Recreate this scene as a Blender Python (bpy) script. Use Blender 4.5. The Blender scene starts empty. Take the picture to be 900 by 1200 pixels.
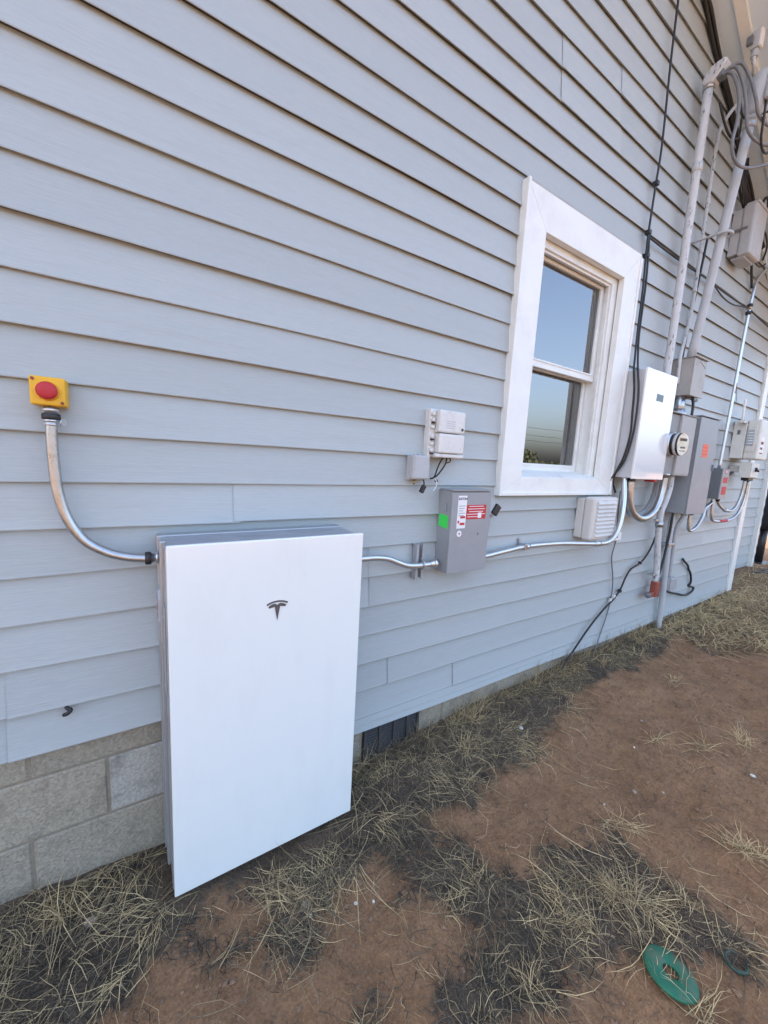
import bpy, bmesh, math, random
import numpy as np
from mathutils import Vector, Matrix

random.seed(7)
rng = np.random.default_rng(11)
R = math.radians
scene = bpy.context.scene
C = scene.collection

# ------------------------------------------------------------------ camera
CAM = Vector((0.0, -1.3425, 1.4308))
cd = bpy.data.cameras.new('camera')
cam = bpy.data.objects.new('camera', cd)
C.objects.link(cam)
r_ = Vector((0.84450546, -0.53284288, 0.0537493))
u_ = Vector((0.02897525, 0.14567682, 0.98890783))
f_ = Vector((0.53476252, 0.83358067, -0.13846413))
m = Matrix((r_, u_, -f_)).transposed().to_4x4()
m.translation = CAM
cam.matrix_world = m
cd.sensor_fit = 'HORIZONTAL'
cd.sensor_width = 36.0
cd.lens = 36.0 * 449.887 / 900.0
cd.clip_start = 0.01
cd.clip_end = 3000
scene.camera = cam

# ------------------------------------------------------------------ light
SUN_EL, SUN_AZ = R(40), R(-38)          # behind the house: the wall and yard stand in open shade
w = bpy.data.worlds.new("World")
scene.world = w
w.use_nodes = True
nt = w.node_tree
sky = nt.nodes.new('ShaderNodeTexSky')
sky.sky_type = 'NISHITA'
sky.sun_disc = False
sky.sun_elevation = SUN_EL
sky.sun_rotation = SUN_AZ
sky.air_density = 0.85
sky.dust_density = 6.0
sky.ozone_density = 0.0
bg = nt.nodes['Background']
bg.inputs['Strength'].default_value = 0.15
nt.links.new(sky.outputs[0], bg.inputs['Color'])
sd = bpy.data.lights.new('sun', 'SUN')
sd.energy = 2.0
sd.angle = R(0.5)
sd.color = (1.0, 0.9, 0.78)
so = bpy.data.objects.new('sun', sd)
C.objects.link(so)
to_sun = Vector((math.sin(SUN_AZ) * math.cos(SUN_EL), math.cos(SUN_AZ) * math.cos(SUN_EL), math.sin(SUN_EL)))
so.rotation_euler = to_sun.to_track_quat('Z', 'Y').to_euler()
so.location = (0, 8, 12)
vs = scene.view_settings
scene.display_settings.display_device = 'sRGB'
vs.view_transform = 'Standard'
vs.look = 'None'
vs.gamma = 1.0
vs.exposure = 2.62
vs.use_curve_mapping = False

# ------------------------------------------------------------------ materials
def nodes_of(name):
    mt = bpy.data.materials.new(name)
    mt.use_nodes = True
    t = mt.node_tree
    return mt, t, t.nodes['Principled BSDF']

def mat(name, col, rough=0.5, metal=0.0, var=0.12, scale=12.0, bump=0.0, bscale=60.0, bdist=0.002, stretch=(1, 1, 1),
        rand=0.0, dirt=None, dirt_amt=0.0, dirt_scale=5.0, dirt_min=0.5, dirt_max=0.72, coat=0.0, spec=0.5, rough_var=0.0):
    mt, t, b = nodes_of(name)
    N, Lk = t.nodes.new, t.links.new
    tc = N('ShaderNodeTexCoord')
    mp = N('ShaderNodeMapping')
    mp.inputs['Scale'].default_value = stretch
    Lk(tc.outputs['Object'], mp.inputs['Vector'])
    n = N('ShaderNodeTexNoise')
    n.inputs['Scale'].default_value = scale
    n.inputs['Detail'].default_value = 6
    n.inputs['Roughness'].default_value = 0.65
    Lk(mp.outputs[0], n.inputs['Vector'])
    mr = N('ShaderNodeMapRange')
    mr.inputs['From Min'].default_value = 0.25
    mr.inputs['From Max'].default_value = 0.75
    mr.inputs['To Min'].default_value = 1 - var
    mr.inputs['To Max'].default_value = 1 + var
    Lk(n.outputs['Fac'], mr.inputs['Value'])
    val = mr.outputs[0]
    if rand:
        oi = N('ShaderNodeObjectInfo')
        m2 = N('ShaderNodeMapRange')
        m2.inputs['To Min'].default_value = 1 - rand
        m2.inputs['To Max'].default_value = 1 + rand
        Lk(oi.outputs['Random'], m2.inputs['Value'])
        mm = N('ShaderNodeMath'); mm.operation = 'MULTIPLY'
        Lk(val, mm.inputs[0]); Lk(m2.outputs[0], mm.inputs[1])
        val = mm.outputs[0]
    mx = N('ShaderNodeVectorMath'); mx.operation = 'SCALE'
    mx.inputs[0].default_value = col
    Lk(val, mx.inputs['Scale'])
    cout = mx.outputs[0]
    if dirt:
        n3 = N('ShaderNodeTexNoise')
        n3.inputs['Scale'].default_value = dirt_scale
        n3.inputs['Detail'].default_value = 8
        n3.inputs['Roughness'].default_value = 0.7
        Lk(mp.outputs[0], n3.inputs['Vector'])
        m3 = N('ShaderNodeMapRange')
        m3.inputs['From Min'].default_value = dirt_min
        m3.inputs['From Max'].default_value = dirt_max
        m3.inputs['To Max'].default_value = dirt_amt
        Lk(n3.outputs['Fac'], m3.inputs['Value'])
        mix = N('ShaderNodeMix'); mix.data_type = 'RGBA'
        Lk(m3.outputs[0], mix.inputs['Factor'])
        Lk(cout, mix.inputs['A'])
        mix.inputs['B'].default_value = (*dirt, 1)
        cout = mix.outputs['Result']
    Lk(cout, b.inputs['Base Color'])
    b.inputs['Roughness'].default_value = rough
    if rough_var:
        m4 = N('ShaderNodeMapRange')
        m4.inputs['From Min'].default_value = 0.3
        m4.inputs['From Max'].default_value = 0.7
        m4.inputs['To Min'].default_value = max(0.02, rough - rough_var)
        m4.inputs['To Max'].default_value = min(1, rough + rough_var)
        Lk(n.outputs['Fac'], m4.inputs['Value'])
        Lk(m4.outputs[0], b.inputs['Roughness'])
    b.inputs['Metallic'].default_value = metal
    b.inputs['Specular IOR Level'].default_value = spec
    b.inputs['Coat Weight'].default_value = coat
    b.inputs['Coat Roughness'].default_value = 0.03
    if bump:
        n2 = N('ShaderNodeTexNoise')
        n2.inputs['Scale'].default_value = bscale
        n2.inputs['Detail'].default_value = 4
        Lk(mp.outputs[0], n2.inputs['Vector'])
        bp = N('ShaderNodeBump')
        bp.inputs['Strength'].default_value = bump
        bp.inputs['Distance'].default_value = bdist
        Lk(n2.outputs['Fac'], bp.inputs['Height'])
        Lk(bp.outputs[0], b.inputs['Normal'])
    return mt

M = {}
M['siding'] = mat('siding_vinyl', (0.412, 0.452, 0.456), 0.46, var=0.07, scale=1.7, dirt=(0.36, 0.36, 0.35), dirt_amt=0.3, dirt_scale=0.13, bump=0.35, bscale=1.0, stretch=(14, 60, 260),
                  rand=0.05, spec=0.4)
M['sheath'] = mat('sheathing', (0.16, 0.14, 0.12), 0.9)
M['white_trim'] = mat('white_trim', (0.79, 0.81, 0.785), 0.42, var=0.04, scale=6, dirt=(0.55, 0.52, 0.47), dirt_amt=0.35, dirt_scale=4)
M['white_vinyl'] = mat('white_vinyl', (0.77, 0.79, 0.765), 0.35, var=0.05, scale=9, dirt=(0.5, 0.47, 0.42), dirt_amt=0.4, dirt_scale=6)
M['soffit'] = mat('soffit', (0.66, 0.80, 0.92), 0.6, var=0.05, scale=4)
M['roof'] = mat('roof_shingle', (0.09, 0.085, 0.08), 0.9, bump=0.6, bscale=80)
M['block'] = mat('concrete_block', (0.335, 0.298, 0.228), 0.95, var=0.38, scale=130, bump=0.8, bscale=130, bdist=0.005, rand=0.08,
                 dirt=(0.13, 0.115, 0.09), dirt_amt=0.85, dirt_scale=6)
M['block_pale'] = mat('pale_block', (0.40, 0.38, 0.33), 0.95, var=0.3, scale=110, bump=0.8, bscale=130, bdist=0.005,
                      dirt=(0.13, 0.12, 0.11), dirt_amt=0.9, dirt_scale=11)
M['mortar'] = mat('mortar', (0.26, 0.225, 0.17), 0.95, var=0.2, scale=60, bump=0.6, bscale=200)
M['black'] = mat('black_plastic', (0.02, 0.02, 0.022), 0.45)
M['cable'] = mat('cable_black', (0.018, 0.018, 0.02), 0.5, var=0.2)
M['cable_grey'] = mat('cable_grey', (0.16, 0.165, 0.17), 0.55)
M['galv'] = mat('galvanised', (0.47, 0.485, 0.50), 0.30, metal=0.9, var=0.14, scale=22, rough_var=0.05)
M['emt'] = mat('emt_steel', (0.60, 0.62, 0.64), 0.30, metal=0.85, var=0.05, scale=6)
M['wire_grey'] = mat('service_wire_grey', (0.17, 0.175, 0.185), 0.5, var=0.15, scale=30)
M['flex'] = mat('flexible_grey', (0.36, 0.37, 0.38), 0.38, var=0.15, scale=30)
M['paint_pipe'] = mat('weathered_painted_pipe', (0.54, 0.56, 0.57), 0.5, var=0.1, scale=20, dirt=(0.07, 0.07, 0.075), dirt_amt=0.95, dirt_min=0.57, dirt_max=0.64,
                      dirt_scale=48, stretch=(1, 1, 0.35), bump=0.3, bscale=40)
M['pvc_grey'] = mat('grey_pvc', (0.44, 0.465, 0.485), 0.45, var=0.08, scale=8, dirt=(0.36, 0.36, 0.36), dirt_amt=0.5, dirt_scale=6)
M['batt_front'] = mat('white_glass_front', (0.80, 0.835, 0.815), 0.14, var=0.012, scale=3, coat=0.6, rough_var=0.05, dirt=(0.66, 0.66, 0.65), dirt_amt=0.2, dirt_scale=9, stretch=(1, 1, .35))
M['batt_side'] = mat('silver_case', (0.44, 0.46, 0.48), 0.36, metal=0.55, var=0.06, scale=9, rough_var=0.06)
M['batt_top'] = mat('dusty_top', (0.30, 0.32, 0.35), 0.6, var=0.25, scale=30, stretch=(0.3, 1, 1))
M['logo'] = mat('dark_metal_logo', (0.16, 0.16, 0.17), 0.3, metal=0.6)
M['gate_side'] = mat('light_grey_case', (0.50, 0.52, 0.54), 0.45, var=0.04)
M['gate_front'] = mat('white_gloss_front', (0.80, 0.81, 0.82), 0.06, var=0.01, coat=1.0)
M['display'] = mat('dark_display', (0.03, 0.032, 0.036), 0.2)
M['yellow'] = mat('yellow_plastic', (0.80, 0.44, 0.02), 0.45, var=0.06, scale=25)
M['red'] = mat('red_plastic', (0.48, 0.02, 0.03), 0.5, var=0.05)
M['brass'] = mat('brass_fitting', (0.55, 0.42, 0.2), 0.3, metal=0.9)
M['cream'] = mat('cream_plastic', (0.68, 0.68, 0.66), 0.45, var=0.05, dirt=(0.42, 0.4, 0.36), dirt_amt=0.5, dirt_scale=22)
M['lightgrey'] = mat('light_grey_plastic', (0.44, 0.455, 0.47), 0.5, var=0.05, dirt=(0.35, 0.34, 0.32), dirt_amt=0.4, dirt_scale=20)
M['grey_paint'] = mat('grey_enamel', (0.30, 0.315, 0.33), 0.38, var=0.05, scale=14, bump=0.12, bscale=150)
M['panel_grey'] = mat('panel_grey_enamel', (0.27, 0.29, 0.315), 0.42, var=0.07, scale=9, bump=0.1, bscale=150)
M['dark_grey'] = mat('dark_grey_enamel', (0.15, 0.165, 0.18), 0.45, var=0.08)
M['beige'] = mat('weathered_beige_box', (0.40, 0.39, 0.37), 0.55, var=0.1, scale=18, dirt=(0.22, 0.20, 0.18), dirt_amt=0.55, dirt_scale=9)
M['meter'] = mat('meter_box_paint', (0.36, 0.355, 0.35), 0.5, var=0.06)
M['meter_cream'] = mat('meter_face_cream', (0.90, 0.83, 0.66), 0.4, var=0.2, scale=25)
M['meter_dark'] = mat('meter_socket_paint', (0.24, 0.245, 0.25), 0.5, var=0.08)
M['louver'] = mat('ivory_louver', (0.60, 0.59, 0.56), 0.5, var=0.06, dirt=(0.36, 0.34, 0.31), dirt_amt=0.5, dirt_scale=12)
M['ivory'] = mat('ivory_case', (0.66, 0.67, 0.63), 0.42, var=0.05, dirt=(0.45, 0.42, 0.35), dirt_amt=0.5, dirt_scale=10)
M['grille'] = mat('grille_panel', (0.36, 0.42, 0.47), 0.4)
M['label_white'] = mat('label_white', (0.80, 0.80, 0.80), 0.5, var=0.02)
M['label_red'] = mat('label_red', (0.50, 0.025, 0.035), 0.5, var=0.04)
M['label_green'] = mat('label_green', (0.05, 0.75, 0.10), 0.5, var=0.03)
M['label_orange'] = mat('label_orange', (0.80, 0.13, 0.06), 0.5, var=0.05)
M['ink_blue'] = mat('ink_blue', (0.01, 0.03, 0.12), 0.5)
M['ink_grey'] = mat('ink_grey', (0.32, 0.33, 0.36), 0.5)
M['rust_red'] = mat('rusty_red_paint', (0.25, 0.065, 0.042), 0.7, var=0.3, scale=40, dirt=(0.16, 0.06, 0.03), dirt_amt=0.8, dirt_scale=20)
M['vent_dark'] = mat('vent_dark', (0.020, 0.020, 0.020), 0.6)
M['vent_bar'] = mat('vent_bar', (0.06, 0.06, 0.058), 0.6)
M['room'] = mat('room_wall', (0.09, 0.085, 0.08), 0.9)
M['curtain'] = mat('curtain', (0.12, 0.12, 0.13), 0.9)
M['green'] = mat('green_plastic', (0.011, 0.135, 0.072), 0.6, var=0.15, scale=30, dirt=(0.16, 0.11, 0.07), dirt_amt=0.8, dirt_scale=26, bump=0.2)
M['dark_green'] = mat('dark_green_plastic', (0.018, 0.055, 0.04), 0.5, dirt=(0.12, 0.09, 0.06), dirt_amt=0.6, dirt_scale=30)
M['grill'] = mat('grill_enamel', (0.018, 0.02, 0.026), 0.4, var=0.15)
M['grill_band'] = mat('grill_lid', (0.10, 0.11, 0.12), 0.35)
M['pebble'] = mat('pebble', (0.30, 0.24, 0.19), 0.9, var=0.25, scale=40, rand=0.45)
M['white_stone'] = mat('pale_stone', (0.62, 0.60, 0.56), 0.8, var=0.15, scale=60, rand=0.1)
M['screw'] = mat('screw_steel', (0.35, 0.28, 0.2), 0.4, metal=0.8)
M['bark'] = mat('bark', (0.12, 0.09, 0.07), 0.95)
M['leaf'] = mat('leaf_green', (0.04, 0.05, 0.028), 0.8, rand=0.1, var=0.3, scale=3)
M['pole'] = mat('pole_wood', (0.16, 0.12, 0.09), 0.9)

def glass_mat():
    mt = bpy.data.materials.new('window_glass'); mt.use_nodes = True
    t = mt.node_tree; t.nodes.clear()
    N, Lk = t.nodes.new, t.links.new
    o = N('ShaderNodeOutputMaterial'); mx = N('ShaderNodeMixShader')
    fr = N('ShaderNodeFresnel'); fr.inputs['IOR'].default_value = 3.2
    tr = N('ShaderNodeBsdfTransparent'); tr.inputs['Color'].default_value = (0.62, 0.65, 0.66, 1)
    gl = N('ShaderNodeBsdfGlossy'); gl.inputs['Roughness'].default_value = 0.004
    n = N('ShaderNodeTexNoise'); n.inputs['Scale'].default_value = 2.0
    tc = N('ShaderNodeTexCoord'); Lk(tc.outputs['Object'], n.inputs['Vector'])
    bp = N('ShaderNodeBump'); bp.inputs['Strength'].default_value = 0.06; bp.inputs['Distance'].default_value = 0.01
    Lk(n.outputs['Fac'], bp.inputs['Height']); Lk(bp.outputs[0], gl.inputs['Normal'])
    Lk(fr.outputs[0], mx.inputs['Fac']); Lk(tr.outputs[0], mx.inputs[1]); Lk(gl.outputs[0], mx.inputs[2])
    Lk(mx.outputs[0], o.inputs['Surface'])
    return mt
M['glass'] = glass_mat()

def meter_glass():
    mt, t, b = nodes_of('meter_glass')
    b.inputs['Base Color'].default_value = (0.9, 0.9, 0.9, 1)
    b.inputs['Roughness'].default_value = 0.03
    b.inputs['Transmission Weight'].default_value = 1.0
    b.inputs['IOR'].default_value = 1.12
    return mt
M['meter_glass'] = meter_glass()

def ramp_attr_mat(name, attr, stops, rough=0.9, bump=0.0, bscale=200, noise_mul=0.0):
    mt, t, b = nodes_of(name)
    N, Lk = t.nodes.new, t.links.new
    a = N('ShaderNodeAttribute'); a.attribute_name = attr
    rp = N('ShaderNodeValToRGB')
    els = rp.color_ramp.elements
    els[0].position, els[0].color = stops[0][0], (*stops[0][1], 1)
    els[1].position, els[1].color = stops[-1][0], (*stops[-1][1], 1)
    for pos, col in stops[1:-1]:
        e = els.new(pos); e.color = (*col, 1)
    Lk(a.outputs['Fac'], rp.inputs['Fac'])
    Lk(rp.outputs['Color'], b.inputs['Base Color'])
    b.inputs['Roughness'].default_value = rough
    b.inputs['Specular IOR Level'].default_value = 0.25
    return mt
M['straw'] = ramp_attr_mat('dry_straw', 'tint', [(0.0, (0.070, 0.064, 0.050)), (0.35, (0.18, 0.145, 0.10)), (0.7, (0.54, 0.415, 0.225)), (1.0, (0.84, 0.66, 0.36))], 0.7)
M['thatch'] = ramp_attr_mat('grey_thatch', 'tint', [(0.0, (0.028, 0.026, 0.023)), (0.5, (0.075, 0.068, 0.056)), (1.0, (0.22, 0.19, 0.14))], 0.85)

def ground_mat():
    mt, t, b = nodes_of('red_dirt_ground')
    N, Lk = t.nodes.new, t.links.new
    tc = N('ShaderNodeTexCoord')
    a = N('ShaderNodeAttribute'); a.attribute_name = 'litter'
    def noise(s, d=6, rr=0.65):
        n = N('ShaderNodeTexNoise'); n.inputs['Scale'].default_value = s; n.inputs['Detail'].default_value = d
        n.inputs['Roughness'].default_value = rr
        Lk(tc.outputs['Object'], n.inputs['Vector']); return n
    n1, n2, n3 = noise(3.5), noise(38, 8, 0.7), noise(130, 6, 0.75)
    soil = N('ShaderNodeValToRGB')
    e = soil.color_ramp.elements
    e[0].position, e[0].color = 0.3, (0.175, 0.097, 0.054, 1)
    e[1].position, e[1].color = 0.72, (0.37, 0.222, 0.122, 1)
    am = N('ShaderNodeMix'); am.data_type = 'FLOAT'; am.inputs['Factor'].default_value = 0.5
    Lk(n1.outputs['Fac'], am.inputs['A']); Lk(n2.outputs['Fac'], am.inputs['B'])
    Lk(am.outputs['Result'], soil.inputs['Fac'])
    crumb = N('ShaderNodeMapRange')
    crumb.inputs['From Min'].default_value = 0.3; crumb.inputs['From Max'].default_value = 0.7
    crumb.inputs['To Min'].default_value = 0.60; crumb.inputs['To Max'].default_value = 1.36
    Lk(n3.outputs['Fac'], crumb.inputs['Value'])
    sc = N('ShaderNodeVectorMath'); sc.operation = 'SCALE'
    Lk(soil.outputs['Color'], sc.inputs[0]); Lk(crumb.outputs[0], sc.inputs['Scale'])
    lit = N('ShaderNodeValToRGB')
    e = lit.color_ramp.elements
    e[0].position, e[0].color = 0.3, (0.034, 0.030, 0.025, 1)
    e[1].position, e[1].color = 0.75, (0.15, 0.122, 0.09, 1)
    Lk(n3.outputs['Fac'], lit.inputs['Fac'])
    ad = N('ShaderNodeMath'); ad.operation = 'ADD'
    mm = N('ShaderNodeMapRange'); mm.inputs['From Min'].default_value = 0.25; mm.inputs['From Max'].default_value = 0.75; mm.inputs['To Min'].default_value = -0.5; mm.inputs['To Max'].default_value = 0.5
    Lk(n2.outputs['Fac'], mm.inputs['Value'])
    Lk(a.outputs['Fac'], ad.inputs[0]); Lk(mm.outputs[0], ad.inputs[1])
    st = N('ShaderNodeMapRange'); st.interpolation_type = 'SMOOTHSTEP'
    st.inputs['From Min'].default_value = 0.22; st.inputs['From Max'].default_value = 0.85; st.inputs['To Max'].default_value = 0.86
    Lk(ad.outputs[0], st.inputs['Value'])
    mix = N('ShaderNodeMix'); mix.data_type = 'RGBA'
    Lk(st.outputs[0], mix.inputs['Factor']); Lk(sc.outputs[0], mix.inputs['A']); Lk(lit.outputs['Color'], mix.inputs['B'])
    Lk(mix.outputs['Result'], b.inputs['Base Color'])
    b.inputs['Roughness'].default_value = 0.95
    b.inputs['Specular IOR Level'].default_value = 0.15
    bp = N('ShaderNodeBump'); bp.inputs['Strength'].default_value = 0.8; bp.inputs['Distance'].default_value = 0.014
    Lk(n2.outputs['Fac'], bp.inputs['Height'])
    bp2 = N('ShaderNodeBump'); bp2.inputs['Strength'].default_value = 0.6; bp2.inputs['Distance'].default_value = 0.005
    Lk(n3.outputs['Fac'], bp2.inputs['Height']); Lk(bp.outputs[0], bp2.inputs['Normal'])
    Lk(bp2.outputs[0], b.inputs['Normal'])
    return mt
M['ground'] = ground_mat()

# ------------------------------------------------------------------ mesh helpers (d = distance in front of the wall face, y = -d)
def P(x, d, z):
    return Vector((x, -d, z))

ROOT = {}
def thing(name, label, cat, loc=(0, 0, 0), group=None):
    o = bpy.data.objects.new(name, None)
    o.empty_display_size = 0.05
    C.objects.link(o)
    o.location = loc
    o['label'] = label
    o['category'] = cat
    if group:
        o['group'] = group
    ROOT[o.name] = Vector(loc)
    return o

def tag(o, label, cat, group=None):
    o['label'] = label
    o['category'] = cat
    if group:
        o['group'] = group
    return o

def base_of(o):
    while o is not None:
        if o.name in ROOT:
            return ROOT[o.name]
        o = o.parent
    return Vector((0, 0, 0))

class MB:
    def __init__(self):
        self.bm = bmesh.new()
    def box(self, x0, x1, d0, d1, z0, z1, bev=0.0, seg=2):
        b2 = bmesh.new()
        bmesh.ops.create_cube(b2, size=1.0)
        sx, sy, sz = x1 - x0, abs(d1 - d0), z1 - z0
        for v in b2.verts:
            v.co = Vector((x0 + (v.co.x + .5) * sx, -max(d0, d1) + (v.co.y + .5) * sy, z0 + (v.co.z + .5) * sz))
        if bev > 0:
            bmesh.ops.bevel(b2, geom=list(b2.edges), offset=min(bev, sx * .45, sy * .45, sz * .45), segments=seg, affect='EDGES', profile=0.5)
        self._merge(b2)
        return self
    def _merge(self, b2, mtx=None):
        mp = {}
        for v in b2.verts:
            mp[v] = self.bm.verts.new(mtx @ v.co if mtx else v.co)
        for f in b2.faces:
            try:
                nf = self.bm.faces.new([mp[v] for v in f.verts]); nf.smooth = f.smooth
            except ValueError:
                pass
        b2.free()
    def prism(self, poly, axis_vec, smooth=False):
        """poly: list of Vectors (planar), extruded along axis_vec"""
        a = [self.bm.verts.new(p) for p in poly]
        b = [self.bm.verts.new(p + axis_vec) for p in poly]
        n = len(a)
        self.bm.faces.new(a[::-1]); self.bm.faces.new(b)
        for i in range(n):
            f = self.bm.faces.new([a[i], a[(i + 1) % n], b[(i + 1) % n], b[i]]); f.smooth = smooth
        return self
    def quad(self, *pts):
        self.bm.faces.new([self.bm.verts.new(p) for p in pts]); return self
    def tube(self, pts, r, seg=10, sub=4, rads=None, cap=True, ring=None):
        pts = [Vector(p) for p in pts]
        if sub > 1 and len(pts) > 2:
            out, rr = [], []
            for i in range(len(pts) - 1):
                p0 = pts[max(i - 1, 0)]; p1 = pts[i]; p2 = pts[i + 1]; p3 = pts[min(i + 2, len(pts) - 1)]
                for k in range(sub):
                    t = k / sub
                    out.append(0.5 * ((2 * p1) + (p2 - p0) * t + (2 * p0 - 5 * p1 + 4 * p2 - p3) * t * t + (3 * p1 - p0 - 3 * p2 + p3) * t ** 3))
            out.append(pts[-1]); pts = out
        n = len(pts)
        tang = [(pts[min(i + 1, n - 1)] - pts[max(i - 1, 0)]).normalized() for i in range(n)]
        ref = Vector((0, 0, 1)) if abs(tang[0].z) < 0.9 else Vector((1, 0, 0))
        nrm = (ref - tang[0] * ref.dot(tang[0])).normalized()
        rings = []
        for i in range(n):
            nrm = (nrm - tang[i] * nrm.dot(tang[i])).normalized()
            bn = tang[i].cross(nrm)
            ra = r if rads is None else rads[i] if len(rads) == n else r
            if ring: ra = ra * ring(i)
            rings.append([self.bm.verts.new(pts[i] + (nrm * math.cos(2 * math.pi * k / seg) + bn * math.sin(2 * math.pi * k / seg)) * ra) for k in range(seg)])
        for i in range(n - 1):
            for k in range(seg):
                f = self.bm.faces.new([rings[i][k], rings[i][(k + 1) % seg], rings[i + 1][(k + 1) % seg], rings[i + 1][k]]); f.smooth = True
        if cap:
            self.bm.faces.new(rings[0][::-1]); self.bm.faces.new(rings[-1])
        return self
    def cyl(self, a, b, r0, r1=None, seg=20):
        a, b = Vector(a), Vector(b)
        r1 = r0 if r1 is None else r1
        t = (b - a).normalized()
        ref = Vector((0, 0, 1)) if abs(t.z) < 0.9 else Vector((1, 0, 0))
        n = (ref - t * ref.dot(t)).normalized(); bn = t.cross(n)
        def ring(c, r): return [self.bm.verts.new(c + (n * math.cos(2 * math.pi * k / seg) + bn * math.sin(2 * math.pi * k / seg)) * r) for k in range(seg)]
        A, B = ring(a, r0), ring(b, r1)
        for k in range(seg):
            f = self.bm.faces.new([A[k], A[(k + 1) % seg], B[(k + 1) % seg], B[k]]); f.smooth = True
        self.bm.faces.new(A[::-1]); self.bm.faces.new(B)
        return self
    def lathe(self, a, axis, prof, seg=24):
        """prof: list of (distance along axis, radius)"""
        a, t = Vector(a), Vector(axis).normalized()
        ref = Vector((0, 0, 1)) if abs(t.z) < 0.9 else Vector((1, 0, 0))
        n = (ref - t * ref.dot(t)).normalized(); bn = t.cross(n)
        rings = [[self.bm.verts.new(a + t * h + (n * math.cos(2 * math.pi * k / seg) + bn * math.sin(2 * math.pi * k / seg)) * r) for k in range(seg)] for h, r in prof]
        for i in range(len(prof) - 1):
            for k in range(seg):
                f = self.bm.faces.new([rings[i][k], rings[i][(k + 1) % seg], rings[i + 1][(k + 1) % seg], rings[i + 1][k]]); f.smooth = True
        self.bm.faces.new(rings[0][::-1]); self.bm.faces.new(rings[-1])
        return self
    def build(self, name, m, parent=None, smooth_angle=None):
        bmesh.ops.recalc_face_normals(self.bm, faces=list(self.bm.faces))
        off = base_of(parent) if parent else Vector((0, 0, 0))
        if off.length:
            bmesh.ops.translate(self.bm, verts=list(self.bm.verts), vec=-off)
        me = bpy.data.meshes.new(name)
        self.bm.to_mesh(me); self.bm.free()
        me.materials.append(m)
        o = bpy.data.objects.new(name, me)
        C.objects.link(o)
        if parent:
            o.parent = parent
        return o

def struct(o):
    o['kind'] = 'structure'; return o

def text_mesh(name, s, size, m, parent, loc, rot, bold=0.0):
    cu = bpy.data.curves.new(name + '_font', 'FONT')
    cu.body = s; cu.size = size; cu.extrude = 0.0003; cu.offset = bold
    cu.align_x = 'LEFT'
    tmp = bpy.data.objects.new(name, cu)
    C.objects.link(tmp)
    dg = bpy.context.evaluated_depsgraph_get(); dg.update()
    me = bpy.data.meshes.new_from_object(tmp.evaluated_get(dg))
    bpy.data.objects.remove(tmp)
    me.transform(Matrix.Translation(Vector(loc) - base_of(parent)) @ rot.to_4x4())
    me.materials.clear(); me.materials.append(m)
    o = bpy.data.objects.new(name, me); C.objects.link(o); o.parent = parent
    return o
ROT_FRONT = Matrix.Rotation(R(90), 3, 'X')       # text reads on a face that looks towards -y

# ------------------------------------------------------------------ ground
def vnoise(x, y, s, seed=0):
    x = np.asarray(x, float) * s + seed * 17.3; y = np.asarray(y, float) * s + seed * 5.7
    xi, yi = np.floor(x).astype(np.int64), np.floor(y).astype(np.int64)
    fx, fy = x - xi, y - yi
    fx = fx * fx * (3 - 2 * fx); fy = fy * fy * (3 - 2 * fy)
    def h(i, j):
        n = (i * 374761393 + j * 668265263 + seed * 1442695) & 0x7fffffff
        n = ((n ^ (n >> 13)) * 1274126177) & 0x7fffffff
        n = n ^ (n >> 16)
        return (n & 0xffff) / 65535.0
    return (h(xi, yi) * (1 - fx) + h(xi + 1, yi) * fx) * (1 - fy) + (h(xi, yi + 1) * (1 - fx) + h(xi + 1, yi + 1) * fx) * fy

GX = [-40, -3, -.6, -.3, 0, .3, .8, 1.15, 1.5, 2.2, 2.8, 4, 5.2, 8, 40]
GZ = [.05, .06, .065, .065, .05, .025, .035, .075, .095, .13, .15, .17, .20, .20, .10]
def gh(x, y):
    x = np.asarray(x, float); y = np.asarray(y, float)
    b = np.interp(x, GX, GZ) - .065 * np.clip(-y / .45, 0, 1) * np.clip((x - .6) / .6, 0, 1) * np.clip((4.5 - x) / 1.5, 0, 1)
    far = np.clip((-y - 0.8) / 3.0, 0, 1)
    b = b * (1 - far) + 0.04 * far
    near = np.clip(1 - (np.hypot(x - 2, y) - 6) / 6, 0, 1)
    h = b + near * ((vnoise(x, y, 3.1, 1) - .5) * .028 + (vnoise(x, y, 9, 2) - .5) * .020 + (vnoise(x, y, 27, 3) - .5) * .009 + (vnoise(x, y, 80, 4) - .5) * .005 * (vnoise(x, y, 6, 9) > .35))
    h = h + np.clip((np.hypot(x, y) - 30) / 300, 0, 1) * ((vnoise(x, y, .01, 5) - .5) * 3)
    return h

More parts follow.
